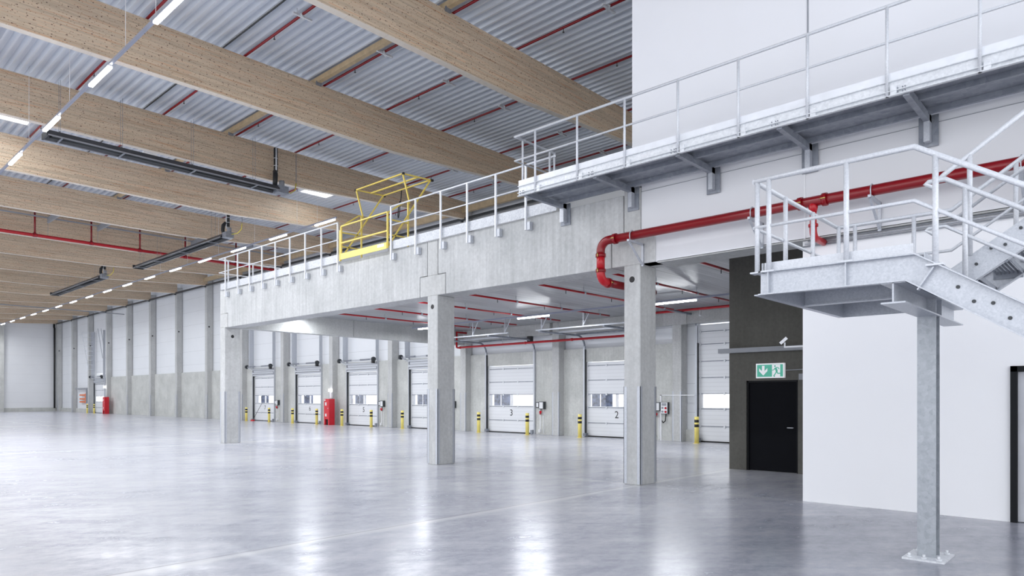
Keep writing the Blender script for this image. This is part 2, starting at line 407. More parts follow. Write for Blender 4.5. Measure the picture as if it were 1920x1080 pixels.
# ---------------------------------------------------------------- mezzanine
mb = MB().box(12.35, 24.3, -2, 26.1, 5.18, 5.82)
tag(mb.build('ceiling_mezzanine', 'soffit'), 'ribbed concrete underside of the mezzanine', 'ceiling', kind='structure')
ordc = ['nearest concrete column under the mezzanine edge, beside the black door', 'middle concrete column under the mezzanine edge', 'farthest concrete column at the left end of the mezzanine']
cols = [(7.37, 7.75), (13.48, 13.88), (25.75, 26.15)]
for i, (y0, y1) in enumerate(cols):
    c = thing('concrete_column', (12.05, (y0 + y1) / 2, 0), 'square ' + ordc[i], 'column', 'concrete columns under the mezzanine edge')
    mb = MB().box(XF, 12.35, y0, y1, 0, 4.42)
    if i == 0: mb.box(XF, 12.35, y0 - .34, y1 + .3, 4.42, 4.95).box(XF, 12.35, y0, y1, 4.95, 5.95)
    elif i == 1: mb.box(XF, 12.35, y0 - .3, y1 + .3, 4.42, 4.95).box(XF, 12.35, y0, y1, 4.95, 5.86)
    else: mb.box(XF, 12.35, y0 - .2, y1, 4.42, 4.95).box(XF, 12.35, y0, y1, 4.95, 5.86)
    mb.build('shaft', 'conc_col', c, bevel=.012)
    g = MB()
    for (xx, yy, sx, sy) in ((XF, y0, 1, 1), (XF, y1, 1, -1), (12.35, y0, -1, 1)):
        g.box(xx - .006 * sx, xx + .07 * sx, yy - .006 * sy, yy + .004 * sy, .02, 1.98).box(xx - .006 * sx, xx + .004 * sx, yy - .006 * sy, yy + .07 * sy, .02, 1.98)
    g.build('corner_guard', 'galv', c)
    if i < 2:
        yy = (y0 + y1) / 2
        MB().tube([(XF - .004, yy, 4.13), (XF + .01, yy, 4.13)], .062, 20).build('pipe_sleeve', 'black', c)
    else:
        MB().tube([(12.05, y0 - .004, 4.1), (12.05, y0 + .01, 4.1)], .062, 20).build('pipe_sleeve', 'black', c)
def edge_beam(y0, y1, cut0, cut1, label):
    # dapped ends resting on the column heads
    poly = [(y0 + cut0, 4.42), (y1 - cut1, 4.42), (y1 - cut1, 4.965), (y1, 4.965), (y1, 5.86), (y0, 5.86), (y0, 4.965), (y0 + cut0, 4.965)]
    o = MB().prism(poly, 0, XF + .004, 12.35).build('edge_beam', 'conc_fascia', loc=(12.05, (y0 + y1) / 2, 4.42), bevel=.008)
    tag(o, label, 'beam')
edge_beam(7.77, 13.46, .3, .3, 'pale concrete edge beam between the nearest and middle columns')
edge_beam(13.90, 25.73, .3, .22, 'long pale concrete edge beam carrying the yellow gate')
o = MB().box(11.78, 12.38, -6, 7.0, 4.40, 4.43).box(12.1, 12.38, -6, 7.0, 4.42, 5.2).build('edge_beam', 'conc_beam', loc=(12.2, 0, 4.4)); tag(o, 'concrete edge beam behind the white panel band', 'beam')
mb = MB().box(12.36, 17.6, 25.85, 26.25, 4.45, 5.84).box(17.62, 24.3, 25.85, 26.25, 4.45, 5.84)
tag(mb.build('cross_beam', 'conc_beam', loc=(18, 26, 4.45)), 'long concrete cross beam closing the mezzanine at its left end', 'beam')
# wall beams between dock columns below the mezzanine
for k, lab in ((-1, 'concrete wall beam above the tall loading door'), (0, 'concrete wall beam above loading door marked 2'), (1, 'concrete wall beam above loading door marked 3')):
    y0, y1 = YK(k) + .42, YK(k + 1) - .02
    o = MB().box(24.3, 24.75, y0, y1, 4.66, 5.18).build('wall_beam', 'conc_beam', loc=(24.5, (y0 + y1) / 2, 4.66), bevel=.01); tag(o, lab, 'beam')

# dock wall columns
for k in range(-2, 15):
    y0 = YK(k)
    lab = {-1: 'concrete wall column right of the tall loading door', -2: 'concrete wall column hidden behind the dark tower'}.get(k, f'{ORD[max(k,0)]} concrete column along the loading door wall, counted from the right')
    c = thing('wall_column', (24.7, y0 + .2, 0), lab, 'column', 'concrete columns along the loading door wall')
    top = 5.15 if k in (-2,) else 11.5
    MB().box(XC, 24.93, y0, y0 + .4, 0, top).build('shaft', 'conc_col', c, bevel=.012)
    if k >= 6: MB().tube([(24.62, y0 - .004, 7.6), (24.62, y0 + .01, 7.6)], .07, 14).build('pipe_sleeve', 'black', c)
    g = MB()
    for yy, sy in ((y0, 1), (y0 + .4, -1)):
        g.box(XC - .006, XC + .06, yy - .006 * sy, yy + .004 * sy, .02, 2.0).box(XC - .006, XC + .004, yy - .006 * sy, yy + .06 * sy, .02, 2.)
    g.build('corner_guard', 'galv', c)
    if k in (0, 2):
        # steps in the concrete next to the beam seats
        MB().box(24.28, XC + .01, y0 - .32, y0 + .72, 4.64, 5.18).build('beam_seat', 'conc_col', c)

# ---------------------------------------------------------------- timber roof
proto = None
for k in range(-1, 15):
    y = YK(k) - .1
    poly = [(-14, 10.48), (15, 10.48), (24.45, 10.98), (24.45, 11.86), (-14, 11.86)]
    if k == -1: lab = 'glued timber roof beam crossing overhead behind the tall white wall'
    else: lab = f'{ORD[k]} glued timber roof beam, counted from the white wall into the hall'
    if proto is None:
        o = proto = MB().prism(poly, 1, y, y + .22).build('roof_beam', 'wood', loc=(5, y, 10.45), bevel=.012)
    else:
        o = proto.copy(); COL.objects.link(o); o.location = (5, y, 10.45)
    tag(o, lab, 'beam', 'glued timber roof beams')
# cross timbers between beams
for k in range(-1, 5):
    y0, y1 = YK(k) + .34, YK(k + 1) + .06
    o = thing('roof_purlin', (11.72, y0, 11.5), f'square timber strut between roof beams, {ORD[k+1]} from the right', 'timber', 'timber struts between the roof beams')
    MB().box(11.9, 12.04, y0 - .3, y1 - .0, 11.89, 12.05).build('timber', 'wood_plain', o)
    MB().box(11.88, 12.06, y1 - .22, y1 - .17, 11.80, 11.92).build('hanger_shoe', 'galv_dark', o); MB().box(11.88, 12.06, y0 - .21, y0 - .17, 11.80, 11.92).build('hanger_shoe', 'galv_dark', o)
for k in range(0, 7):
    y0, y1 = YK(k) + .42, YK(k + 1) - .02
    o = MB().box(24.1, 24.3, y0, y1, 11.25, 11.55).build('edge_timber', 'wood_plain', loc=(24.2, y0, 11.25))
    tag(o, f'edge timber under the roof at the loading door wall, {ORD[k]} from the right', 'timber', 'edge timbers along the loading door wall')

# ---------------------------------------------------------------- sprinkler branch lines under the roof
BX = [1.6, 4.2, 6.87, 9.6, 12.28, 14.82, 17.43, 20.66, 23.4]
names = ['leftmost', 'second', 'third', 'fourth', 'fifth', 'sixth', 'seventh', 'eighth', 'ninth']
for i, bx in enumerate(BX):
    c = thing('sprinkler_pipe', (bx, 7, 11.95), f'dark red sprinkler pipe under the roof deck, {names[i]} line from the left', 'pipe', 'red sprinkler lines under the roof')
    y0 = 7.65 if bx > 11.5 else 6.
    MB().tube([(bx, y0, 11.95), (bx, 50.5, 11.95)], .035, 10).build('pipe', 'red', c)
    hd = MB(); cl = None
    for k in range(0, 4):
        yb = YK(k - 1) + .3
        cl = MB().bar((bx - .28, yb + 2.7, 11.89), (bx + .28, yb + 2.7, 11.89), .06, .05).bar((bx - .1, yb + 2.6, 11.89), (bx + .1, yb + 2.8, 11.89), .04, .04)
        cl.tube([(bx - .15, yb + 2.7, 11.9), (bx - .15, yb + 2.7, 12.05)], .01, 6).tube([(bx, yb + 2.7, 11.87), (bx, yb + 2.7, 12.0)], .045, 8)
        cl.build('pipe_hanger', 'galv_bright', c)
        for dy in (1.2, 4.2):
            hd = MB().tube([(bx, yb + dy, 11.93), (bx, yb + dy, 11.82)], [.012, .012], 6).tube([(bx, yb + dy, 11.83), (bx, yb + dy, 11.815)], .03, 8)
            hd.build('sprinkler_head', 'dark_steel', c)
for bx, y1, lab in ((8.99, 26., 'thin dark cable along the roof deck left of the yellow gate'), ):
    o = MB().tube([(bx, 8, 12.0), (bx, 50, 12.0)], .022, 6).build('roof_cable', 'dark_steel', loc=(bx, 8, 12.0)); tag(o, lab, 'cable')
# main line crossing the hall with risers
c = thing('sprinkler_main', (10, 43.65, 10.45), 'thick red sprinkler main crossing below the beams with vertical risers', 'pipe')
MB().tube([(-2, 43.65, 10.45), (24.3, 43.65, 10.45)], .085, 14).build('main_pipe', 'red_bright', c)
for bx in BX[2:]:
    MB().tube([(bx, 43.65, 10.45), (bx, 43.65, 11.95)], .045, 10).build('riser', 'red', c)
    MB().tube([(bx, 43.65, 10.35), (bx, 43.65, 10.59)], .065, 10).tube([(bx - .1, 43.65, 10.45), (bx - .07, 43.65, 10.45)], .105, 12).tube([(bx + .07, 43.65, 10.45), (bx + .1, 43.65, 10.45)], .105, 12).build('tee', 'red', c)
for xx in (10.2, 12.6, 17.8, 20.6):
    MB().tube([(xx, 43.65, 10.35), (xx, 43.65, 11.8)], .008, 6).box(xx - .04, xx + .04, 41.25, 43.655, 11.2, 11.5).build('hanger', 'grey', c)
o = thing('cable_tray', (10, 43.5, 11.45), 'slim grey cable tray crossing the hall just above the red main', 'cable tray')
MB().box(-2, 24., 43.42, 43.52, 11.42, 11.48).build('tray', 'grey', o)
o = MB().box(5, 24, 74.9, 75.0, 10.02, 10.1).build('cable_tray', 'grey', loc=(14, 75, 10.05)); tag(o, 'thin grey cable tray crossing the hall far back under the beams', 'cable tray')
# dark tray along the dock wall
o = thing('wall_tray', (24.3, 40, 11), 'long black cable tray running along the top of the loading door wall', 'cable tray')
MB().box(24.28, 24.42, 7.8, 100.6, 10.93, 11.05).build('tray', 'dark_steel', o)
br = MB()
for k in range(0, 14): br.box(24.3, 24.45, YK(k) + .15, YK(k) + .22, 10.86, 10.94)
br.build('bracket', 'dark_steel', o)
o = MB().tube([(24.2, 100.8, 11.), (24.2, 100.8, 10.6), (24.2, 100.6, 10.4), (24.2, 100.6, .4)], .1, 10).build('downpipe', 'black', loc=(24.2, 100.6, 0)); tag(o, 'black downpipe in the far corner of the hall', 'pipe')

# ---------------------------------------------------------------- lights
def area(loc, sx, sy, power, rot=(0, 0, 0), col=(.93, .96, 1.)):
    l = bpy.data.lights.new('lamp_light', 'AREA'); l.shape = 'RECTANGLE'; l.size = sx; l.size_y = sy; l.energy = power; l.color = col; l.specular_factor = .06
    o = bpy.data.objects.new('lamp_light', l); COL.objects.link(o); o.location = loc; o.rotation_euler = rot; return o
def lamp_row(X, z, y0, period, n, length, tname, lab, first, trunk=(0, 0), power=60, wires=True):
    t = thing('light_trunking', (X, trunk[0], z), lab, 'light track')
    MB().box(X - .032, X + .032, trunk[0], trunk[1], z + .022, z + .08).build('rail', 'trunk', t)
    w = MB()
    yy = y0 - .35
    while yy < min(trunk[1], 48) and wires:
        if yy > trunk[0]: w.tube([(X, yy, z + .07), (X, yy, 12.05)], .006, 5)
        yy += period if (yy - y0) > 0 and int((yy - y0) / period * 2) % 2 else period * .42
    if wires: w.build('suspension_wires', 'white', t)
    for i in range(n):
        y = y0 + period * i
        o = thing('ceiling_light', (X, y, z), first(i), 'light', tname)
        MB().box(X - .045, X + .045, y, y + length, z - .045, z).build('diffuser', 'tube', o)
        MB().box(X - .05, X + .05, y - .01, y + length + .01, z, z + .02).build('housing', 'white', o)
        l = area((X, y + length / 2, z - .06), .1, length, power); l.parent = o; l.location = (0, length / 2, -.06)
lamp_row(5.45, 9.6, 13.7, 4.27, 6, 1.46, 'tube lights of the near left row', 'slim grey light track running down the upper left corner',
         lambda i: f'lit tube light on the upper left light track, {ORD[i]} from the camera', (9., 36.), 135)
lamp_row(16.82, 9.6, 26.15, 4.17, 18, 1.55, 'tube lights of the long far row', 'long slim light track running past the mezzanine railing to the far wall',
         lambda i: f'lit tube light on the long far track, {ORD[i]} counted left from the yellow gate', (26.0, 99.), 78)
lamp_row(19.85, 4.86, 10.4, 6.05, 3, 1.55, 'tube lights under the mezzanine', 'grey light track under the mezzanine ceiling',
         lambda i: ['lit tube light under the mezzanine right of the nearest column', 'lit tube light under the mezzanine above loading door marked 3', 'lit tube light under the mezzanine behind the middle column'][i], (9.2, 24.5), 75, False)
lamp_row(14.8, 5.06, 17.9, 6.2, 2, 1.5, 'tube lights hidden behind the mezzanine edge', 'light track tucked behind the mezzanine edge beam',
         lambda i: ['lit tube light behind the edge beam near the middle column', 'lit tube light behind the edge beam under the yellow gate'][i], (12., 25.6), 40, False)
# skylights
for (xa, xb, ya, yb, lab) in ((4.8, 6.52, 28.2, 30.8, 'bright skylight in the roof deck at the upper left edge'),
                              (17.85, 19.3, 28.2, 30.8, 'bright skylight in the roof deck left of the yellow gate')):
    o = thing('skylight', ((xa + xb) / 2, (ya + yb) / 2, 11.78), lab, 'skylight', 'skylights in the roof deck')
    MB().box(xa, xb, ya, yb, 12.01, 12.02).build('diffuser', 'skyl', o)
    MB().box(xa - .06, xb + .06, ya - .06, ya, 11.98, 12.05).box(xa - .06, xb + .06, yb, yb + .06, 11.98, 12.05).box(xa - .06, xa, ya, yb, 11.98, 12.05).box(xb, xb + .06, ya, yb, 11.98, 12.05).build('curb', 'white', o)
# emergency lamp under second beam
o = thing('ceiling_emergency_light', (9.15, 26.1, 10.4), 'small white emergency light under the beam above the long dark heater', 'light')
MB().box(8.95, 9.4, 26.0, 26.14, 10.42, 10.48).build('housing', 'white', o)
MB().box(8.98, 9.37, 26.01, 26.13, 10.38, 10.42).build('cover', 'sign_white', o)

# ---------------------------------------------------------------- radiant heaters
def heater(loc, axis, L, label, flue=False):
    # built along +Y from 0..L, flue end at 0
    t = thing('radiant_heater', loc, label, 'heater', 'dark tube heaters under the roof')
    t['_w'] = (0, 0, 0)
    prof = [(-.30, -.02), (-.17, .16), (.17, .16), (.30, -.02), (.285, -.02), (.16, .145), (-.16, .145), (-.285, -.02)]
    MB().prism(prof, 1, 0, L).build('reflector', 'heater', t)
    MB().box(-.315, -.285, 0, L, -.05, -.015).box(.285, .315, 0, L, -.05, -.015).build('reflector_lip', 'heater_lip', t)
    MB().tube([(-.13, .1, .03), (-.13, L - .15, .03)], .055, 10).tube([(.13, .1, .03), (.13, L - .15, .03)], .055, 10).build('burner_tube', 'dark_steel', t)
    MB().box(-.31, .31, L - .02, L + .03, -.06, .17).build('end_cap', 'dark_steel', t)
    for f in (.12, .42, .72, .95):
        y = L * f
        MB().box(-.3, .3, y - .02, y + .02, -.07, -.04).box(-.02, .02, y - .02, y + .02, .15, .24).build('cross_bracket', 'galv_dark', t)
        MB().tube([(-.1, y, .2), (-.1, y, 1.84)], .006, 5).tube([(.1, y, .2), (.1, y, 1.84)], .006, 5).build('hanging_wire', 'galv_dark', t)
    MB().box(-.2, .22, -.42, .02, -.08, .2).build('burner_box', 'galv_dark' if flue else 'white', t)
    MB().tube([(.05, -.25, .2), (.05, -.25, .45)], .11, 12).build('fan_housing', 'grey', t)
    if flue:
        MB().tube([(-.05, .1, .12), (-.12, .12, .35), (-.1, .1, .6), (.02, .05, .75)], .09, 12).tube([(.1, -.02, .55), (.1, -.02, 1.72)], .08, 12).build('flue', 'black', t)
        r = MB()
        for zz in (.75, 1.0, 1.3): r.tube([(.1, -.02, zz), (.1, -.02, zz + .02)], .084, 12)
        r.tube([(.02, .0, .45), (.02, .0, 1.7)], .03, 8)
        r.build('flue_clamp', 'galv_bright', t)
        MB().tube([(.1, -.4, .1), (.25, -.75, .12), (.33, -1., .3), (.34, -1.05, .6)], .02, 8).build('gas_hose', 'cable_yellow', t)
        MB().tube([(.34, -1.05, .6), (.34, -1.05, 1.8)], .014, 6).build('gas_pipe', 'galv_dark', t)
    t.rotation_euler = (0, 0, axis)
    t['_w'] = tuple(loc)
    return t
h = heater((13.65, 25.35, 9.98), PI / 2, 7.8, 'long dark tube heater hanging between the second and third roof beams', True)
heater((15.85, 34.6, 9.98), 0, 12.4, 'dark tube heater with black flue hanging above the red main', True)
heater((15.45, 52.4, 9.98), 0, 11.8, 'dark tube heater hanging far back, beyond the red main', True)

# ---------------------------------------------------------------- dock doors
def text_mesh(body, size, sx=1., bold=0.):
    cu = bpy.data.curves.new('txt', 'FONT'); cu.body = body; cu.size = size; cu.align_x = 'CENTER'; cu.offset = bold
    ob = bpy.data.objects.new('txt', cu); COL.objects.link(ob)
    dg = bpy.context.evaluated_depsgraph_get(); me = bpy.data.meshes.new_from_object(ob.evaluated_get(dg))
    vs = [(v.co.x * sx, v.co.y) for v in me.vertices]; fs = [tuple(p.vertices) for p in me.polygons]
    bpy.data.objects.remove(ob); bpy.data.curves.remove(cu); bpy.data.meshes.remove(me)
    return vs, fs
def dock_door(n, lo, hi, top, label, high=True, number=None):
    D = thing('door_%d' % (n if n else 8), (24.9, (lo + hi) / 2, 0), label, 'door', kind='structure')
    W = hi - lo
    if n == 1: seams = [.03, .62, 1.30, 1.90, 2.53, 3.17, 3.84, 4.34, 4.62]
    elif n == 0: seams = [.03, .62, 1.25, 1.9, 2.55, 3.2, 3.85, 4.35]
    else: seams = [.03, .62, 1.30, 1.90, 2.52, 3.17, 3.33]
    for i, (a, b_) in enumerate(zip(seams, seams[1:])):
        if abs(a - 1.3) < .06:     # glazed section
            m_ = MB(); ya, yb = lo + .08, hi - .16
            mid = (ya + yb) / 2 - .0
            z0, z1 = a + .055, b_ - .01
            m_.box(24.88, 24.93, lo, hi, a + .01, z0).box(24.88, 24.93, lo, hi, z1, b_)
            m_.box(24.88, 24.93, lo, ya, z0, z1).box(24.88, 24.93, yb, hi, z0, z1).box(24.88, 24.93, mid - .07, mid + .07, z0, z1)
            fr = m_.build('glazed_section', 'white', D)
            for c0, c1 in ((ya, mid - .07), (mid + .07, yb)):
                MB().box(24.9, 24.905, c0, c1, z0, z1).build('window_pane', 'glass', fr)
        else:
            MB().box(24.88, 24.93, lo, hi, a + .012, b_ - .004).build('door_panel', 'door_panel', D, bevel=.006)
    # seams with hinges
    h_ = MB()
    for z in seams[1:-1]:
        h_.box(24.865, 24.885, lo, hi, z - .012, z + .02)
    h_.build('section_rail', 'galv_dark', D)
    h_ = MB()
    for z in seams[1:-1]:
        for fy in (.02, .35, .66, .98):
            y = lo + W * fy; h_.box(24.84, 24.87, y - .035, y + .035, z - .05, z + .05)
    h_.build('hinge', 'galv_bright', D)
    MB().box(24.86, 24.93, lo, hi, .0, .05).build('bottom_seal', 'seal', D)
    # tracks
    tt = {1: 5.0, 0: 9.1}.get(n, 9.6 if high else 4.05)
    for y0, y1, nm in ((hi + .01, hi + .09, 1), (lo - .09, lo - .01, 0)):
        t = MB().box(24.72, 24.82, y0, y1, 0, tt)
        if high and n not in (1,): t.box(24.45 if nm else 24.6, 24.82, y0 + .02, y0 + .05, 4.0, tt)
        t.build('side_track', 'galv' if not nm else 'galv', D)
        if nm: MB().box(24.71, 24.84, y0 - .02, y0, 0, min(3.9, tt)).build('track_seal', 'dark_steel', D)
    if high:
        MB().box(24.72, 24.83, lo - .02, hi + .02, 3.35, 3.47).box(24.66, 24.82, lo - .02, hi + .02, 3.49, 3.62).box(24.74, 24.82, lo - .02, hi + .02, 3.64, 3.78).box(24.68, 24.82, lo - .02, hi + .02, 3.79, 3.9).build('lintel_sheet', 'galv', D)
        z = 4.05
        MB().tube([(24.45, lo - .1, z), (24.45, hi + .45, z)], .028, 8).build('spring_shaft', 'galv', D)
        MB().tube([(24.45, lo + .3, z), (24.45, lo + 1.3, z)], .05, 10).tube([(24.45, hi - .9, z), (24.45, hi - .1, z)], .05, 10).build('torsion_spring', 'galv_dark', D)
        for y in (lo - .1, hi + .35): MB().tube([(24.45, y, z), (24.45, y + .12, z)], .14, 14).build('cable_drum', 'dark_steel', D)
        MB().box(24.42, 24.6, lo + .0, lo + .14, z - .24, z + .08).build('drive_motor', 'black', D)
        MB().bar((24.45, hi + .4, z - .02), (24.75, hi + .1, z - .25), .03, .05).bar((24.45, hi + .4, z - .08), (24.82, hi + .4, z - .08), .05, .05).build('shaft_bracket', 'galv', D)
    elif n != 1:
        for y in (hi + .05, lo - .05):
            pa = [(24.77, y, 3.9)] + arc((24.27, y, 4.0), .5, 0, PI / 2, 6, 'xz') + [(21.6, y, 4.5)]
            MB().tube(pa, .045, 6).build('ceiling_track', 'galv_dark', D)
        MB().box(21.57, 21.62, lo - 1.3, hi + .2, 4.52, 4.57).box(22.9, 22.98, lo - .1, hi + .1, 4.52, 4.58).build('cross_rail', 'galv', D)
        hg = MB()
        for y in (lo - 1.1, lo + .9, hi - .1):
            hg.bar((21.6, y, 4.55), (21.6, y, 5.18), .05, .03).bar((21.6, y, 4.6), (21.6, y - .35, 5.18), .04, .03)
        hg.build('ceiling_hanger', 'galv', D)
        MB().tube([(24.5, lo - .1, 4.58), (24.5, hi + .3, 4.58)], .04, 8).build('spring_shaft', 'galv_dark', D)
        MB().box(24.4, 24.6, lo - .12, lo + .1, 4.35, 4.7).build('drive_motor', 'black', D)
    else:
        y = hi + .06
        MB().tube([(24.77, y, 4.0)] + arc((24.27, y, 4.5), .5, 0, PI / 2, 6, 'xz') + [(21.8, y, 5.02)], .045, 6).build('ceiling_track', 'galv_dark', D)
        MB().tube([(24.5, hi + .2, 5.0), (24.5, lo, 5.0)], .03, 8).build('spring_shaft', 'galv_dark', D)
        MB().tube([(24.5, hi + .1, 5.0), (24.5, hi + .2, 5.0)], .1, 12).tube([(24.5, hi - 1.9, 5.0), (24.5, hi - .9, 5.0)], .07, 12).build('cable_drum', 'dark_steel', D)
    # floor hardware
    MB().box(24.62, 24.8, hi - .12, hi + .04, .02, .16).box(24.66, 24.82, lo - .02, lo + .12, .02, .2).build('floor_bracket', 'galv_dark', D)
    if number:
        vs, fs = text_mesh(number, .44, 1.0, 0.)
        yc = (lo + hi) / 2 - .02
        MB().add([(24.874, yc - a, .855 + b_) for a, b_ in vs], fs).build('door_number', 'black', D)
    # daylight scene outside: dock shelter flaps
    if n not in (0,):
        return D
    return D
for n in range(2, 8):
    lo, hi, top = doors[n]
    labs = {2: 'white loading door marked 2, partly behind the nearest column', 3: 'white loading door marked 3 between the two columns', 4: 'white loading door partly hidden left of the middle column',
            5: 'white loading door marked 5', 6: 'white loading door marked 6 beside the red cabinet', 7: 'white loading door marked 7'}
    dock_door(n, lo, hi, top, labs[n], n >= 4, str(n))
dock_door(1, *doors[1], 'tall white loading door beside the dark concrete wall', False)
dock_door(0, *doors[0], 'tall narrow white door far away on the left')
for k, (n, (lo, hi, top)) in enumerate(sorted(doors.items())):
    if n in (0, 1): continue
    f = [.06, .44] if n != 1 else [.75, .9]
    o = thing('outside_dock_shelter', (26, (lo + hi) / 2, 0), 'dark blue dock shelter seen through the window of loading door ' + {1: 'beside the tower', 2: 'two', 3: 'three', 4: 'four', 5: 'five', 6: 'six', 7: 'seven'}[n], 'dock shelter', 'dock shelters outside the loading doors')
    MB().box(25.45, 25.5, hi - .28, hi + .14, 0, 2.6).build('flap', 'bluegrey', o)
    MB().box(25.45, 25.5, hi - .96, hi - .36, 0, 2.6).build('flap', 'bluegrey', o)

# control boxes beside doors
def control_box(lo, label, z=1.2, col=True):
    o = thing('control_box', (24.8, lo - .4, z), label, 'control box', 'door control boxes')
    MB().box(24.66, 24.81, lo - .72, lo - .42, z, z + .36).build('main_box', 'dark_steel', o)
    MB().box(24.655, 24.662, lo - .66, lo - .44, z + .03, z + .33).build('front_cover', 'white', o)
    MB().box(24.7, 24.81, lo - .38, lo - .2, z + .06, z + .34).build('side_box', 'dark_steel', o)
    MB().box(24.69, 24.705, lo - .35, lo - .23, z + .1, z + .3).build('button_panel', 'white', o)
    MB().tube([(24.76, lo - .42, z - .22), (24.66, lo - .52, z - .12)], [.045, .06], 10).build('red_plug', 'cab_red', o)
    MB().tube([(24.78, lo - .4, z - .2), (24.78, lo - .4, z)], .04, 8).build('socket', 'white', o)
    MB().box(24.79, 24.82, lo - .42, lo - .36, .12, z - .2).box(24.79, 24.82, lo - .6, lo - .57, .05, z).build('conduit', 'white', o)
    MB().box(24.72, 24.82, lo - .45, lo - .32, .1, .24).build('low_socket', 'white', o)
for n, nm in ((2, 'two'), (3, 'three'), (4, 'four'), (5, 'five'), (7, 'seven')):
    control_box(doors[n][0], f'dark door control box with red plug beside loading door marked {nm}' if n != 4 else 'dark door control box just right of the middle column')
# socket cluster behind the nearest column
o = thing('socket_panel', (24.75, 14.35, 1.1), 'grey socket panel with red outlets beside the nearest column', 'socket panel')
MB().box(24.68, 24.81, 14.18, 14.5, 1.08, 1.56).build('body', 'dark_steel', o)
MB().box(24.67, 24.682, 14.2, 14.5, 1.1, 1.55).build('front_plate', 'white', o)
MB().box(24.655, 24.672, 14.25, 14.45, 1.42, 1.52).build('breaker_window', 'grey', o)
for y, z in ((14.27, 1.33), (14.27, 1.18)): MB().tube([(24.67, y, z), (24.64, y, z - .02)], .045, 10).build('red_socket', 'cab_red', o)
for y, z in ((14.42, 1.33), (14.42, 1.18)): MB().tube([(24.67, y, z), (24.65, y, z)], .045, 10).build('grey_socket', 'grey', o)
MB().tube([(24.75, 14.3, 1.08), (24.72, 14.32, .8), (24.72, 14.42, .72), (24.75, 14.48, .8)], .02, 8).build('cable_loop', 'cable_black', o)
o = thing('wall_conduit', (24.8, 14.55, 0), 'white cable conduit rising beside the socket panel and running right', 'conduit')
MB().box(24.79, 24.82, 14.54, 14.6, 0, 1.86).box(24.79, 24.82, 13.9, 14.6, 1.83, 1.86).box(24.44, 24.46, 12.9, 13.9, 1.83, 1.86).build('conduit', 'white', o)

# ---------------------------------------------------------------- bollards
BY = [12.56, 18.13, 21.2, 24.44, 30.54, 33.47, 36.52, 39.41, 42.44, 45.66, 49.09, 84.43, 86.84]
bl = ['beside the tall door at the dark tower', 'at the left of loading door marked 2', 'at the right of loading door marked 3', 'at the left of loading door marked 3', 'just left of the middle column',
      'in front of loading door marked 5', 'right of the red cabinet', 'in front of loading door marked 6', 'left of loading door marked 6', 'in front of loading door marked 7',
      'left of loading door marked 7', 'in front of the far left door', 'left of the far left door']
first = None
for y, l in zip(BY, bl):
    lab = 'yellow bollard with two black bands ' + l
    if first is None:
        first = thing('bollard', (24.02, y, 0), lab, 'bollard', 'striped bollards along the loading doors')
        MB().tube([(24.02, y, .0), (24.02, y, 1.0), (24.02, y, 1.02)], [.085, .085, .075], 20).build('post', 'bollard', first)
        MB().box(23.92, 24.12, y - .1, y + .1, 0, .012).build('base_plate', 'bollard', first)
        for z in (.62, .80): MB().tube([(24.02, y, z), (24.02, y, z + .105)], .0875, 20).build('black_band', 'black', first)
    else:
        o = copy_tree(first, (24.02, y, 0)); tag(o, lab, 'bollard', 'striped bollards along the loading doors')

# red cabinets
def cabinet(x0, x1, y0, y1, h, label):
    o = thing('fire_cabinet', ((x0 + x1) / 2, (y0 + y1) / 2, 0), label, 'cabinet', 'red fire cabinets')
    MB().box(x0, x1, y0, y1, .42, h).box(x0, x1, y0, y0 + .12, 0, .42).box(x0, x1, y1 - .12, y1, 0, .42).box(x0, x1, y0 + .12, y1 - .12, .36, .42).build('body', 'cab_red', o, bevel=.01)
    MB().box(x0 - .006, x0, y0 + .03, y1 - .03, .5, h - .04).build('door', 'cab_red', o)
    MB().box(x0 - .012, x0 - .005, y1 - .2, y1 - .06, h - .12, h - .04).box(x0 - .012, x0 - .005, (y0 + y1) / 2 - .02, (y0 + y1) / 2 + .14, h - .42, h - .22).box(x0 - .012, x0 - .005, (y0 + y1) / 2 - .02, (y0 + y1) / 2 + .14, .55, .72).build('sticker', 'white', o)
    MB().tube([(x0 - .01, y0 + .1, h - .6), (x0 - .03, y0 + .1, h - .6)], .03, 8).build('lock', 'galv_bright', o)
    MB().box(x0 + .1, x1, y0 + .13, y1 - .13, .0, .36).build('foot_shade', 'black', o)  # solid black block for the shade between the cabinet feet
cabinet(23.98, 24.4, 37.9, 38.5, 1.66, 'tall red fire cabinet beside loading door marked 6')
cabinet(23.98, 24.4, 80.8, 81.5, 1.8, 'red fire cabinet beside the far left door')
o = MB().box(24.3, 24.44, 38.2, 38.5, 1.68, 2.3).box(24.2, 24.43, 38.25, 38.7, 2.35, 2.62).build('fire_sign_lamp', 'lamp_glow', loc=(24.35, 38.4, 1.68))
bpy.data.objects.remove(o)
o = thing('safety_lamp', (24.35, 38.4, 2.3), 'glowing white safety lamp above the red cabinet beside door 6', 'lamp')
MB().box(24.3, 24.44, 38.25, 38.5, 2.12, 2.3).build('diffuser', 'lamp_glow', o)
MB().box(24.34, 24.44, 38.2, 38.4, 1.72, 2.08).build('sign_panel', 'white', o)
o = thing('safety_lamp', (24.35, 82.1, 2.75), 'glowing white safety lamp above the far red cabinet', 'lamp')
MB().box(24.3, 24.44, 81.9, 82.3, 2.75, 3.0).build('diffuser', 'lamp_glow', o)
o = thing('wall_rack', (24.8, 91, 1.2), 'orange wall rack beside the far yellow bollard', 'rack')
MB().box(24.7, 24.9, 89.8, 90.2, 1.1, 2.2).build('upright', 'orange', o)
for z in (1.15, 1.5, 1.95): MB().box(24.7, 24.8, 90.2, 92.2, z, z + .16).build('shelf_bar', 'orange', o)
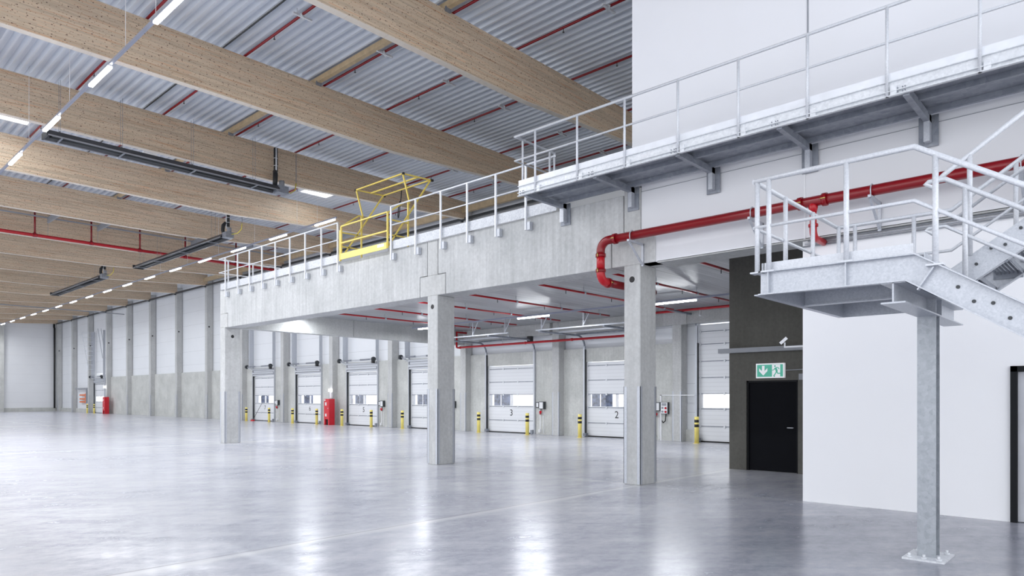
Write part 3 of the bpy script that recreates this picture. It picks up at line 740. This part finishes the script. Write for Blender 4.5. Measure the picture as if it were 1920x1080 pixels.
MB().box(24.6, 24.8, 89.5, 93.6, 2.7, 2.85).box(24.6, 24.8, 89.3, 89.5, 1.1, 2.85).build('conduit', 'grey', o)
# leaning broom near door 7
o = thing('broom', (24.7, 48.9, 0), 'long-handled red broom leaning against the wall by door 7', 'broom')
MB().tube([(24.3, 48.6, .1), (24.78, 48.15, 1.35)], .016, 6).build('handle', 'dark_steel', o)
MB().box(24.2, 24.34, 48.45, 48.8, .0, .1).build('brush_head', 'cab_red', o)
# small column on far wall
o = MB().box(18.5, 19.0, YE - .5, YE - .13, 0, 10.5).build('wall_pillar', 'conc_up', loc=(18.7, YE - .3, 0)); tag(o, 'concrete pillar of the far end wall at the left edge', 'pillar')

# ladders (high-lift tracks) of far door
o = thing('lift_track', (24.3, 87.2, 4.8), 'slanting ladder-like door track above the far left door, left one', 'door track')
MB().bar((24.2, 87.0, 4.9), (23.6, 87.3, 9.0), .06, .06).bar((24.6, 86.8, 4.9), (24.6, 86.8, 9.2), .06, .06).build('rail', 'galv', o)
for i in range(9): t = i / 8.; MB().bar((24.2 - .6 * t, 87. + .3 * t, 4.9 + 4.1 * t), (24.6, 86.8, 4.9 + 4.1 * t), .04, .04).build('rung', 'galv', o)
o = thing('lift_track', (24.3, 83.4, 4.8), 'slanting ladder-like door track above the far left door, right one', 'door track')
MB().bar((24.4, 82.9, 6.), (24., 83.1, 9.2), .05, .05).bar((24.6, 82.7, 6.0), (24.25, 82.9, 9.2), .05, .05).build('rail', 'galv', o)

# ---------------------------------------------------------------- red pipe on hangers under mezzanine
c = thing('sprinkler_main', (23.6, 20, 4.27), 'bright red horizontal pipe running past the tops of loading doors 2 and 3', 'pipe')
MB().tube([(24.3, 25.6, 5.06), (23.6, 25.6, 5.06), (23.6, 25.6, 4.3), (23.6, 25.5, 4.27), (23.6, 14.9, 4.27)], .05, 12).build('pipe', 'red_bright', c)
mb = MB()
for y in (25.3, 20.9, 18.2, 15.4): mb.tube([(23.6, y, 4.27), (23.6, y + .1, 4.27)], .065, 12)
mb.build('coupling', 'red_bright', c)
mb = MB()
for y in (22.4, 19.0): mb.tube([(23.6, y, 4.3), (23.6, y, 5.18)], .01, 6)
mb.build('hanger_rod', 'galv', c)
c = thing('sprinkler_main', (23.6, 11, 5.08), 'bright red horizontal pipe above the tall loading door', 'pipe')
MB().tube([(23.6, 14.9, 5.08), (23.6, 7.55, 5.08)], .05, 12).build('pipe', 'red_bright', c)
MB().tube([(23.6, 12.2, 4.85), (23.6, 12.2, 5.08)], .02, 8).tube([(23.6, 12.2, 4.8), (23.6, 12.2, 4.87)], .05, 8).build('drain_valve', 'galv_bright', c)
# branch lines under mezzanine (along X)
US = [(7.8, 12.6, 17.4, 'by the dark tower wall'), (10.2, 12.6, 21.8, 'just right of the nearest column'), (12.75, 12.6, 22.6, 'left of the nearest column'), (15.6, 12.6, 22.6, 'between the columns, second from the right'),
      (18.1, 12.6, 22.6, 'between the columns, third from the right'), (20.6, 12.6, 22.6, 'between the columns, third from its left end'), (22.9, 12.6, 22.6, 'near the cross beam at the left end')]
for y, xa, xb, l in US:
    c = thing('ceiling_sprinkler_pipe', (xa, y, 5.0), 'red ceiling pipe under the mezzanine ' + l, 'pipe', 'red sprinkler lines under the mezzanine')
    MB().tube([(xa, y, 5.0), (xb, y, 5.0)], .032, 10).build('pipe', 'red_bright', c)
    mb = MB(); mg = MB(); x = xa + 1.2
    mb2 = MB()
    while x < xb:
        MB().tube([(x, y, 4.98), (x, y, 4.87)], .012, 6).build('sprinkler_head', 'dark_steel', c)
        MB().tube([(x + .9, y, 5.0), (x + .9, y, 5.18)], .008, 5).tube([(x + .9, y, 5.0), (x + .98, y, 5.0)], .045, 8).build('pipe_clip', 'galv', c); x += 2.4

# ---------------------------------------------------------------- big red main at the front
c = thing('fire_main', (11.35, 4, 4.9), 'thick dark red pipe along the white panel band with an elbow at the nearest column', 'pipe')
zc, xc, r = 4.905, 11.36, .083
top = [(xc, -5, zc), (xc, 7.85, zc)] + arc((xc, 7.85, zc - .2), .2, PI / 2, 0, 6, 'yz') + [(xc, 8.05, 4.3)]
MB().tube([(xc, -5, zc), (xc, 7.72, zc)], r, 24).build('pipe_run', 'red', c)
MB().tube([(xc, 7.72, zc), (xc, 7.85, zc)] + arc((xc, 7.85, zc - .2), .2, PI / 2, 0, 8, 'yz')[1:] + [(xc, 8.05, 4.64)], r * 1.03, 24).build('elbow', 'red', c)
MB().tube([(xc, 8.05, 4.66), (xc, 8.05, 4.32)], r, 24).build('drop_pipe', 'red_bright', c)
MB().tube([(xc, 8.05, 4.34), (xc, 8.05, 4.28)] + arc((xc + .18, 8.05, 4.28), .18, PI, 1.5 * PI, 8, 'xz')[1:] + [(xc + .24, 8.05, 4.1)], r * 1.03, 24).build('elbow', 'red_bright', c)
MB().tube([(xc + .2, 8.05, 4.1), (13.4, 8.05, 4.1)], r * .95, 20).build('pipe_run', 'red', c)
def coupling(p, ax):
    d = Vector(ax)
    q = MB().tube([Vector(p) - d * .035, Vector(p) + d * .035], r * 1.25, 24)
    o_ = q.build('coupling', 'red', c)
    s1 = Vector((1, 0, 0)) if abs(d.x) < .5 else Vector((0, 1, 0)); s2 = d.cross(s1)
    for sg in (1, -1):
        b0 = Vector(p) + s1 * r * 1.33 * sg
        MB().tube([b0 - d * .04, b0 + d * .04], .011, 8).build('bolt', 'brass', o_)
coupling((xc, 7.7, zc), (0, 1, 0)); coupling((xc, 8.05, 4.62), (0, 0, 1)); coupling((xc, 8.05, 4.31), (0, 0, 1)); coupling((xc + .26, 8.05, 4.1), (1, 0, 0))
coupling((xc, 3.72, zc), (0, 1, 0)); coupling((xc, 4.1, zc), (0, 1, 0)); 
MB().tube([(xc, 3.9, zc - .02), (xc, 3.9, zc - .1), (xc, 3.9, zc - .17)], [.07, .07, .055], 20).tube([(xc, 3.9, zc - .15), (xc, 3.9, 4.5)], .052, 16).build('branch_drop', 'red_bright', c)
MB().tube([(xc, 3.9, 4.52)] + arc((xc + .12, 3.9, 4.45), .12, PI, 1.5 * PI, 6, 'xz') + [(11.86, 3.9, 4.33)], .056, 16).tube([(xc, 3.9, 4.5), (xc, 3.9, 4.54)], .075, 16).build('branch_elbow', 'red_bright', c)
for i, y in enumerate((7.3, 4.9, 3.03, 1.2)):
    o = thing('pipe_bracket', (11.5, y, 4.8), ['galvanised triangular bracket holding the red pipe at the nearest column', 'galvanised triangular bracket behind the landing left corner', 'galvanised triangular bracket right of the pipe tee', 'galvanised triangular bracket behind the stair rails'][i], 'bracket', 'triangular pipe brackets')
    wall = XF if i == 0 else 11.77
    MB().bar((wall, y, 4.79), (xc - .16, y, 4.79), .045, .04).bar((wall - .02, y, 4.79), (wall - .02, y, 4.36), .045, .04).bar((xc - .12, y, 4.77), (wall - .02, y, 4.38), .035, .03).build('frame', 'galv', o)
    MB().tube([(xc - .09, y, 4.79), (xc - .1, y, zc)] + arc((xc, y, zc), .098, PI, 0, 8, 'xz')[1:] + [(xc + .09, y, 4.79)], .009, 6).build('u_bolt', 'galv', o)

# ---------------------------------------------------------------- conduits along the white wall
for i in range(4):
    z = 4.30 + .042 * i
    o = MB().tube([(11.84 - .0, -5, z), (11.84, 4.25 - .05 * i, z)], .013, 8).build('wall_conduit', ['grey', 'galv', 'grey', 'galv'][i], loc=(11.84, 0, z))
    tag(o, ['lowest', 'second lowest', 'second highest', 'highest'][i] + ' of four thin conduits along the top of the white wall', 'conduit')
# steel trunking on dark wall, sign, camera
o = MB().box(15.86, 16.01, -1, 7.72, 2.84, 2.95).build('cable_duct', 'grey', loc=(15.95, 3, 2.84)); tag(o, 'grey square cable duct across the dark wall above the exit sign', 'cable duct')
o = thing('exit_sign', (15.97, 6.45, 2.22), 'green and white exit sign with down arrow and running figure above the black door', 'sign')
MB().box(15.93, 16.01, 6.12, 6.79, 2.215, 2.56).build('light_box', 'sign_white', o)
MB().box(15.924, 15.93, 6.15, 6.76, 2.245, 2.53).build('green_panel', 'sign_green', o)
sg = lambda u, v: (u, v)
def flat(polys, x):
    mb = MB()
    for p in polys: mb.prism([(6.79 - u, 2.215 + v) for u, v in p], 0, x, x + .003)
    return mb
# u from left 0..0.67, v up 0..0.345
flat([[(.15, .29), (.15, .165), (.08, .235), (.08, .165), (.18, .06), (.28, .165), (.28, .235), (.21, .165), (.21, .29)]], 15.920).build('arrow', 'sign_white', o)
dp = flat([[(.39, .31), (.58, .31), (.58, .03), (.39, .03)]], 15.920).build('doorway', 'sign_white', o)
def limb(mb, pts, w, x=15.916):
    for (a, b_), (c_, d_) in zip(pts, pts[1:]):
        mb.bar((x, 6.79 - a, 2.215 + b_), (x, 6.79 - c_, 2.215 + d_), .004, w, up=(0, 0, 1) if abs(a - c_) > abs(b_ - d_) else (0, 1, 0))
fg = MB()
head = [(.46 + .02 * math.cos(t * PI / 6), .275 + .02 * math.sin(t * PI / 6)) for t in range(12)]
fg.prism([(6.79 - u, 2.215 + v) for u, v in head], 0, 15.914, 15.918)
limb(fg, [(.475, .235), (.505, .15)], .045); limb(fg, [(.47, .24), (.435, .19), (.395, .18)], .018); limb(fg, [(.48, .24), (.53, .245), (.56, .2)], .018)
limb(fg, [(.5, .155), (.47, .1), (.43, .045), (.455, .03)], .024); limb(fg, [(.505, .15), (.52, .105), (.59, .105), (.61, .085)], .024)
fg.build('running_figure', 'sign_green', o)
o = MB().tube([(15.98, 6.1, 2.39), (15.98, 5.2, 2.41)], .012, 8).build('conduit', 'grey', loc=(15.98, 5.7, 2.4)); tag(o, 'short grey conduit right of the exit sign', 'conduit')
o = thing('security_camera', (12.2, 4.5, 2.75), 'small white security camera at the corner of the white wall', 'camera')
MB().tube([(12.05, 4.25, 2.64), (12.05, 4.62, 2.64), (12.05, 4.62, 2.72)], .016, 8).build('arm', 'white', o)
MB().bar((12.04, 4.58, 2.80), (12.0, 4.68, 2.70), .05, .05).build('housing', 'white', o)
MB().tube([(12.0, 4.68, 2.70), (11.995, 4.69, 2.69)], .02, 10).build('lens', 'black', o)
o = MB().box(15.9, 16.01, 5.0, 5.78, 2.16, 2.3).build('door_closer', 'grey', loc=(15.95, 5.7, 2.16)); tag(o, 'small grey junction box beside the black door', 'box')

# ---------------------------------------------------------------- mezzanine railing
def rail_section(ys, y_end0, y_end1, label, endrail=None, xp=11.64):
    t = thing('guard_railing', (xp, ys[0], 5.8), label, 'railing')
    posts = MB()
    ztop, zmid = 7.04, 6.52
    for y in ys:
        p = MB().box(xp - .02, xp + .02, y - .02, y + .02, 5.56, ztop).build('post', 'rail_white', t)
        MB().box(xp + .0, 11.745, y - .12, y - .02, 5.56, 5.74).build('fixing_plate', 'galv', p)
    top = [(xp, y_end1, ztop), (xp, y_end0, ztop)]; mid = [(xp, y_end1, zmid), (xp, y_end0, zmid)]
    MB().tube(top, .022, 10).build('handrail', 'rail_white', t)
    MB().tube(mid, .016, 10).build('mid_rail', 'rail_white', t)
    MB().box(xp + .045, xp + .06, y_end1, y_end0 - .02, 5.86, 6.1).build('kick_plate', 'galv_kick', t)
    if not endrail:
        MB().box(xp - .02, xp + .02, 9.28, 9.32, 5.56, 5.92).build('post', 'rail_white', t)
    if endrail:
        y, x1 = endrail
        MB().tube([(xp, y, ztop), (x1, y, ztop)], .022, 10).build('handrail', 'rail_white', t)
        MB().tube([(xp, y, zmid), (x1, y, zmid)], .016, 10).build('mid_rail', 'rail_white', t)
        for xx in [12.0 + 1.0 * i for i in range(12)]:
            MB().box(xx - .02, xx + .02, y - .02, y + .02, 5.84, ztop).build('post', 'rail_white', t)
    return t
rail_section([25.47, 24.47, 23.55, 22.63, 21.70, 20.74, 19.78, 18.83, 17.92], 26.0, 17.9, 'white metal railing on the mezzanine edge left of the yellow gate', (26.0, 23.5))
rail_section([15.30, 14.24, 13.23, 12.25, 11.27, 10.32], 15.32, 9.46, 'white metal railing on the mezzanine edge right of the yellow gate')

# yellow pallet gate
g = thing('safety_gate', (12, 16.5, 5.86), 'yellow swing-over pallet gate on the mezzanine edge with its upper half raised', 'gate')
Ya, Yb = 17.67, 15.40
def yb(name, pts, w=.036, mat='yellow'):
    m_ = MB()
    for p, q in zip(pts, pts[1:]): m_.bar(p, q, w, w)
    return m_.build(name, mat, g)
X0, X1 = 11.6, 12.32
for Y in (Ya, Yb):
    yb('corner_post', [(X0, Y, 5.9), (X0, Y, 6.88)], .042)
    yb('rear_post', [(X1, Y, 5.86), (X1, Y, 7.33)], .042)
    yb('side_rail', [(X0, Y, 6.70), (X1, Y, 6.72)]); yb('side_rail', [(X0, Y, 6.28), (X1, Y, 6.30)])
    yb('top_side_rail', [(X0, Y, 6.88), (X1 - .08, Y, 7.33), (X1 + .06, Y, 7.30)])
    # raised U frame arms
    yb('swing_arm', [(12.13, Y, 8.09), (X1 + .05, Y, 7.32)])
    yb('swing_arm', [(13.15, Y, 8.14), (X0 + .04, Y, 5.98)])
    yb('frame_end', [(12.13, Y, 8.09), (13.15, Y, 8.14)])
yb('front_rail', [(X0, Ya, 6.88), (X0, Yb, 6.90)]); yb('front_rail', [(X0, Ya, 6.38), (X0, Yb, 6.38)], .04)
yb('raised_rail', [(12.13, Ya, 8.09), (12.13, Yb, 8.09)]); yb('raised_rail', [(13.15, Ya, 8.14), (13.15, Yb, 8.14)]); yb('raised_rail', [(12.67, Ya, 8.11), (12.67, Yb, 8.11)], .04)
yb('side_post', [(X0 + .03, Ya + .1, 5.86), (X0 + .03, Ya + .1, 6.78)], .05)
MB().box(X0 - .035, X0 - .015, Yb + .02, Ya, 5.88, 6.06).build('toe_board', 'yellow_pale', g)
MB().box(X0 - .04, X0 - .034, Yb + .12, Yb + .42, 5.96, 6.04).build('warning_sticker', 'white', g)
cp = MB()
for Y in (Ya, Yb):
    for (x, z) in ((12.13, 8.09), (13.2, 8.14)): cp.box(x - .03, x + .03, Y - .03 + (.02 if Y == Ya else -.02), Y + .03 + (.02 if Y == Ya else -.02), z - .03, z + .03)
cp.build('end_cap', 'black', g)
MB().tube([(13.15, 16.75, 8.14), (13.15, 16.78, 7.9), (13.12, 16.8, 7.6), (13.1, 16.82, 7.35), (13.1, 16.86, 7.28), (13.12, 16.9, 7.35), (13.13, 16.88, 7.6), (13.14, 16.83, 7.8)], .014, 8).build('pull_strap', 'cable_black', g)

# ---------------------------------------------------------------- upper walkway
w = thing('upper_walkway', (11.1, 3, 5.9), 'galvanised steel walkway high on the white wall', 'walkway')
W0, W1 = -5., 9.42
MB().box(10.42, 11.745, W0, W1, 6.0, 6.04).build('deck', 'galv_dark', w)
MB().box(10.41, 10.425, W0, W1, 5.87, 6.08).box(10.36, 10.42, W0, W1, 5.87, 5.882).box(10.36, 10.42, W0, W1, 5.93, 5.94).box(10.37, 10.42, W0, W1, 6.07, 6.08).build('edge_channel', 'galv_bright', w)
MB().box(10.405, 10.42, W0, W1, 6.09, 6.20).build('kick_plate', 'rail_white', w)
MB().box(10.9, 10.96, W0, W1, 5.92, 6.).box(11.5, 11.56, W0, W1, 5.92, 6.).build('deck_rib', 'galv_dark', w)
for i in range(8):
    y = 9.24 - 1.72 * i
    MB().bar((10.42, y, 5.90), (11.72, y, 5.90), .08, .11).build('bracket_arm', 'galv_dark', w)
    MB().box(11.60, 11.74, y - .04, y + .04, 5.55, 5.95).build('bracket_leg', 'galv', w)
    MB().box(11.725, 11.748, y - .13, y + .13, 5.5, 5.96).build('wall_plate', 'galv_dark', w)
    b_ = MB()
    for dy in (.03, .09, -.0):
        for z in (5.905, 5.955): b_.tube([(10.35, y + dy, z), (10.37, y + dy, z)], .009, 6)
    b_.build('bolt', 'galv_dark', w)
t = w
XR = 10.38
ys = [9.18 - .2] + [7.9 - 1.063 * i for i in range(12)]
ys[0] = 8.95
for y in ys:
    p = MB().tube([(XR, y, 5.87), (XR, y, 7.11)], .022, 12).build('post', 'rail', t)
    MB().box(XR - .01, XR + .03, y - .12, y - .04, 5.88, 6.0).build('fixing_plate', 'galv_bright', p)
MB().tube([(XR, W0, 7.115), (XR, 9.5, 7.115), (11.68, 9.5, 7.115)], .024, 12).build('handrail', 'rail', t)
MB().tube([(XR, W0, 6.62), (XR, 9.5, 6.62), (11.68, 9.5, 6.62)], .018, 12).build('mid_rail', 'rail', t)
for x, z0 in ((10.62, 5.6), (11.5, 5.95), (11.66, 5.6)):
    MB().tube([(x, 9.5, 5.95), (x, 9.5, 7.1)], .022, 12).build('post', 'rail', t)

# ---------------------------------------------------------------- stair
S = thing('steel_staircase', (8.63, 1.74, 0), 'galvanised steel stair with a square landing on one post', 'staircase')
LX0, LX1, LY0, LY1, LZ = 7.16, 9.95, 1.58, 3.02, 3.10
MB().box(8.37, 8.90, 1.54, 1.94, .0, .02).build('base_plate', 'galv_bright', S)
b_ = MB()
for x, y in ((8.43, 1.60), (8.43, 1.88), (8.84, 1.60), (8.84, 1.88), (8.43, 1.74)): b_.tube([(x, y, .02), (x, y, .035)], .028, 8).tube([(x, y, .03), (x, y, .065)], .014, 8)
b_.build('anchor_bolt', 'galv_bright', S)
# post: wide flange section
MB().box(8.55, 8.565, 1.65, 1.83, .02, 2.66).box(8.72, 8.735, 1.65, 1.83, .02, 2.66).box(8.56, 8.73, 1.70, 1.712, .02, 2.66).build('post', 'galv_post', S)
# transverse beam below landing
MB().box(7.17, 9.95, 1.63, 1.84, 2.645, 2.66).box(7.17, 9.95, 1.63, 1.84, 2.835, 2.85).box(7.17, 9.95, 1.728, 1.742, 2.66, 2.84).build('cross_beam', 'galv', S)
MB().box(8.46, 8.47, LY0, 3.0, 2.87, 3.03).box(8.42, 8.50, LY0, 3.0, 2.855, 2.87).box(8.42, 8.50, LY0, 3.0, 3.03, 3.042).build('sub_channel', 'galv', S)
for x in (8.5, 8.78): MB().box(x, x + .012, 1.64, 1.83, 2.66, 2.84).build('stiffener', 'galv', S)
def chan(pts, x0, sgn, name='stringer', H=.25, fl=.08):
    """channel following (y,z) top line pts; web at x0, flanges towards sgn*x (outwards from web)"""
    mb = MB(); t = .012
    low = []
    n_ = len(pts)
    for i, (y, z) in enumerate(pts):
        if i == 0: d = Vector((pts[1][0] - y, pts[1][1] - z)).normalized(); nrm = Vector((d[1], -d[0]))
        elif i == n_ - 1: d = Vector((y - pts[-2][0], z - pts[-2][1])).normalized(); nrm = Vector((d[1], -d[0]))
        else:
            d1 = Vector((y - pts[i - 1][0], z - pts[i - 1][1])).normalized(); d2 = Vector((pts[i + 1][0] - y, pts[i + 1][1] - z)).normalized()
            n1 = Vector((d1[1], -d1[0])); n2 = Vector((d2[1], -d2[0])); nrm = (n1 + n2).normalized(); nrm /= nrm.dot(n1)
        if (Vector(nrm))[1] > 0: nrm = -nrm
        low.append((y + nrm[0] * H, z + nrm[1] * H))
    def lerp(a, b_, f): return (a[0] + (b_[0] - a[0]) * f, a[1] + (b_[1] - a[1]) * f)
    for i in range(n_ - 1):
        mb.prism([pts[i], pts[i + 1], low[i + 1], low[i]], 0, x0, x0 + t * sgn)
        mb.prism([pts[i], pts[i + 1], lerp(pts[i + 1], low[i + 1], .05), lerp(pts[i], low[i], .05)], 0, x0 - .002 * sgn, x0 + fl * sgn)
        mb.prism([low[i], low[i + 1], lerp(low[i + 1], pts[i + 1], .05), lerp(low[i], pts[i], .05)], 0, x0 - .002 * sgn, x0 + fl * sgn)
    mb.build(name, 'galv', S)
    return low
SL = .645
def down(y): return LZ - .03 - (LY0 - y) * SL      # lower flight top line
def up(y): return LZ + (LY0 - y) * .68
low0 = chan([(LY1, LZ), (LY0 - .03, LZ - .01), (-3.2, down(-3.2))], LX0 + .06, -1)
lowm = chan([(LY0 - .05, LZ - .01), (-3.2, down(-3.2))], 8.44, 1)
# stiffener at the bend and bolts
MB().bar((LX0 + .025, 1.40, 2.945), (LX0 + .025, 1.53, 2.75), .07, .012, up=(0, 1, 0)).build('stiffener', 'galv', S)
for y in (2.15, 2.92): MB().box(LX0 - .01, LX0 + .06, y - .006, y + .006, 2.85, LZ).build('stiffener', 'galv', S)
bl_ = MB()
for i in range(9):
    y = 1.22 - .26 * i
    if i > 7: break
    z = down(y) - .12
    bl_.tube([(LX0 + .052, y, z + .03), (LX0 + .04, y, z + .03)], .017, 8); bl_.tube([(LX0 + .052, y - .12, z - .11), (LX0 + .04, y - .12, z - .11)], .017, 8)
bl_.build('bolt', 'dark_steel', S)
# landing frame: left end, back, right and deck
MB().box(LX0 + .06, LX1, LY1 - .012, LY1, 2.85, LZ).box(LX0 + .02, LX1, LY1, LY1 + .06, 2.85, 2.862).box(LX0 + .02, LX1, LY1, LY1 + .06, LZ - .012, LZ).build('end_beam', 'galv', S)
MB().box(LX1 - .012, LX1, LY0, LY1, 2.85, LZ).build('rear_beam', 'galv', S)
MB().box(LX0 + .06, LX1, LY0 - .1, LY0 - .088, 2.87, LZ).build('inner_beam', 'galv', S)
mb = MB(); y = LY0 - .08
while y < LY1 - .02:
    mb.box(LX0 + .08, LX1 - .02, y, y + .006, 3.045, 3.08); y += .045
for x in [LX0 + .1 + .14 * i for i in range(20)]: mb.box(x, x + .006, LY0 - .08, LY1 - .02, 3.05, 3.08)
mb.build('grating', 'galv_dark', S)
MB().box(LX0 + .07, LX0 + .078, LY0 - .0, LY1, LZ, LZ + .10).box(LX0 + .07, LX1, LY1 - .03, LY1 - .022, LZ, LZ + .1).box(LX1 - .02, LX1 - .012, LY0, LY1, LZ, LZ + .1).build('kick_plate', 'rail', S)
# upper flight stringers
lowu = chan([(LY0, LZ + .02), (-2.9, LZ + .02 + (LY0 + 2.9) * .68)], 8.66, 1, H=.25)
lowu2 = chan([(LY0, LZ + .02), (-2.9, LZ + .02 + (LY0 + 2.9) * .68)], 9.95, -1, H=.25)
bl_ = MB()
for i in range(8):
    y = 1.3 - .25 * i; z = LZ + (LY0 - y) * .68 - .1
    bl_.tube([(8.655, y, z - .02), (8.64, y, z - .02)], .016, 8); bl_.tube([(8.655, y - .13, z + .13), (8.64, y - .13, z + .13)], .016, 8)
bl_.build('bolt', 'dark_steel', S)
for i in range(1, 17):
    y = LY0 - .26 * i
    z = LZ + .177 * i - .20
    t_ = MB()
    for j in range(7): t_.box(8.68, 9.93, y - .02 + .04 * j, y - .012 + .04 * j, z - .035, z)
    t_.box(8.68, 9.93, y - .03, y - .022, z - .05, z).box(8.68, 8.69, y - .03, y + .26, z - .09, z).box(9.92, 9.93, y - .03, y + .26, z - .09, z)
    t_.build('upper_tread', 'galv_dark', S)
for i in range(1, 17):
    y = LY0 - .275 * i; z = LZ - .177 * i - .06
    t_ = MB()
    for j in range(7): t_.box(7.24, 8.42, y - .02 + .04 * j, y - .012 + .04 * j, z - .035, z)
    t_.box(7.24, 8.42, y + .25, y + .258, z - .05, z)
    t_.build('lower_tread', 'galv_dark', S)
# railings of the stair
R = .026
def rl(name, pts, r=R): return MB().tube(pts, r, 12).build(name, 'rail', S)
xr = LX0 + .02
zt, zm = 4.08, 3.58
rl('handrail', [(xr, LY1 + .06, zt), (xr, LY0 - .02, zt), (xr, -3.1, zt - (LY0 - .02 + 3.1) * SL - .0)])
rl('mid_rail', [(xr, LY1 + .06, zm), (xr, LY0 - .02, zm), (xr, -3.1, zm - (LY0 - .02 + 3.1) * SL)], .018)
for y, z0, z1 in ((2.92, LZ - .01, zt), (2.15, LZ - .01, zt), (1.39, 2.96, 3.98), (.3, 2.2, 3.24)):
    rl('post', [(xr, y, z0), (xr, y, z1)])
    MB().box(xr - .05, xr + .05, y - .07, y + .07, z0 - .005, z0 + .012).build('post_foot', 'rail', S)
# end rail (along X)
ye = LY1 + .03
rl('handrail', [(xr, ye + .03, zt), (LX1 - .03, ye + .03, zt), (LX1 - .03, 1.75, zt), (LX1 - .03, -2.8, zt + (1.75 + 2.8) * .68)])
rl('mid_rail', [(xr, ye + .03, zm), (LX1 - .03, ye + .03, zm), (LX1 - .03, 1.75, zm), (LX1 - .03, -2.8, zm + (1.75 + 2.8) * .68)], .018)
for x in (LX0 + .03, 7.98, 8.87, 9.86): rl('post', [(x, ye, LZ - .01), (x, ye, zt)])
MB().box(LX0 - .02, LX0 + .1, ye - .08, ye + .06, LZ - .015, LZ).build('post_foot', 'rail', S)
for y in (2.86, 2.16, 1.1, .1): 
    yy = max(0, 1.75 - y) * .68
    rl('post', [(LX1 - .03, y, LZ + max(0, LY0 - y) * .68), (LX1 - .03, y, zt + yy)])
# inner rails: lower flight
xi = 8.47
rl('handrail', [(xi, 1.66, zt - .07), (xi, 1.73, zt - .02), (xi, 1.70, zt), (xi, 1.55, zt), (xi, -3.1, zt - 4.65 * .66)])
rl('mid_rail', [(xi, 1.66, zm - .07), (xi, 1.73, zm - .02), (xi, 1.70, zm), (xi, 1.55, zm), (xi, -3.1, zm - 4.65 * .66)], .018)
for y in (1.37, .3): rl('post', [(xi, y, down(y)), (xi, y, zt - (1.55 - y) * .66)])
# inner rails: upper flight
xu = 8.66
rl('handrail', [(xu, 1.66, zt + .04), (xu, 1.6, zt + .10), (xu, -2.8, zt + .10 + 4.4 * .69)])
rl('mid_rail', [(xu, 1.50, zm + .1), (xu, -2.8, zm + .1 + 4.3 * .69)], .018)
for y in (1.36, .3): rl('post', [(xu, y, LZ + .02 + (LY0 - y) * .68), (xu, y, zt + .10 + (1.6 - y) * .69)])

# ---------------------------------------------------------------- camera, world, fill
f = 1283.; th = math.atan2(1390, f)
cam = bpy.data.cameras.new('camera'); co = bpy.data.objects.new('camera', cam); COL.objects.link(co)
co.location = (0, 0, 1.76); co.rotation_euler = (PI / 2, 0, -th)
cam.sensor_width = 36; cam.lens = 36 * f / 1920; cam.shift_y = (745 - 540) / 1920; cam.clip_end = 400
C.camera = co
wd = bpy.data.worlds.new('world'); C.world = wd; wd.use_nodes = True
bg = wd.node_tree.nodes['Background']; bg.inputs[0].default_value = (.93, .955, 1., 1); bg.inputs[1].default_value = 1.15

C.view_settings.view_transform = 'Standard'; C.view_settings.look = 'None'
C.view_settings.exposure = 1.0; C.view_settings.gamma = 1.0
for o in bpy.data.objects:
    if '_w' in o: del o['_w']
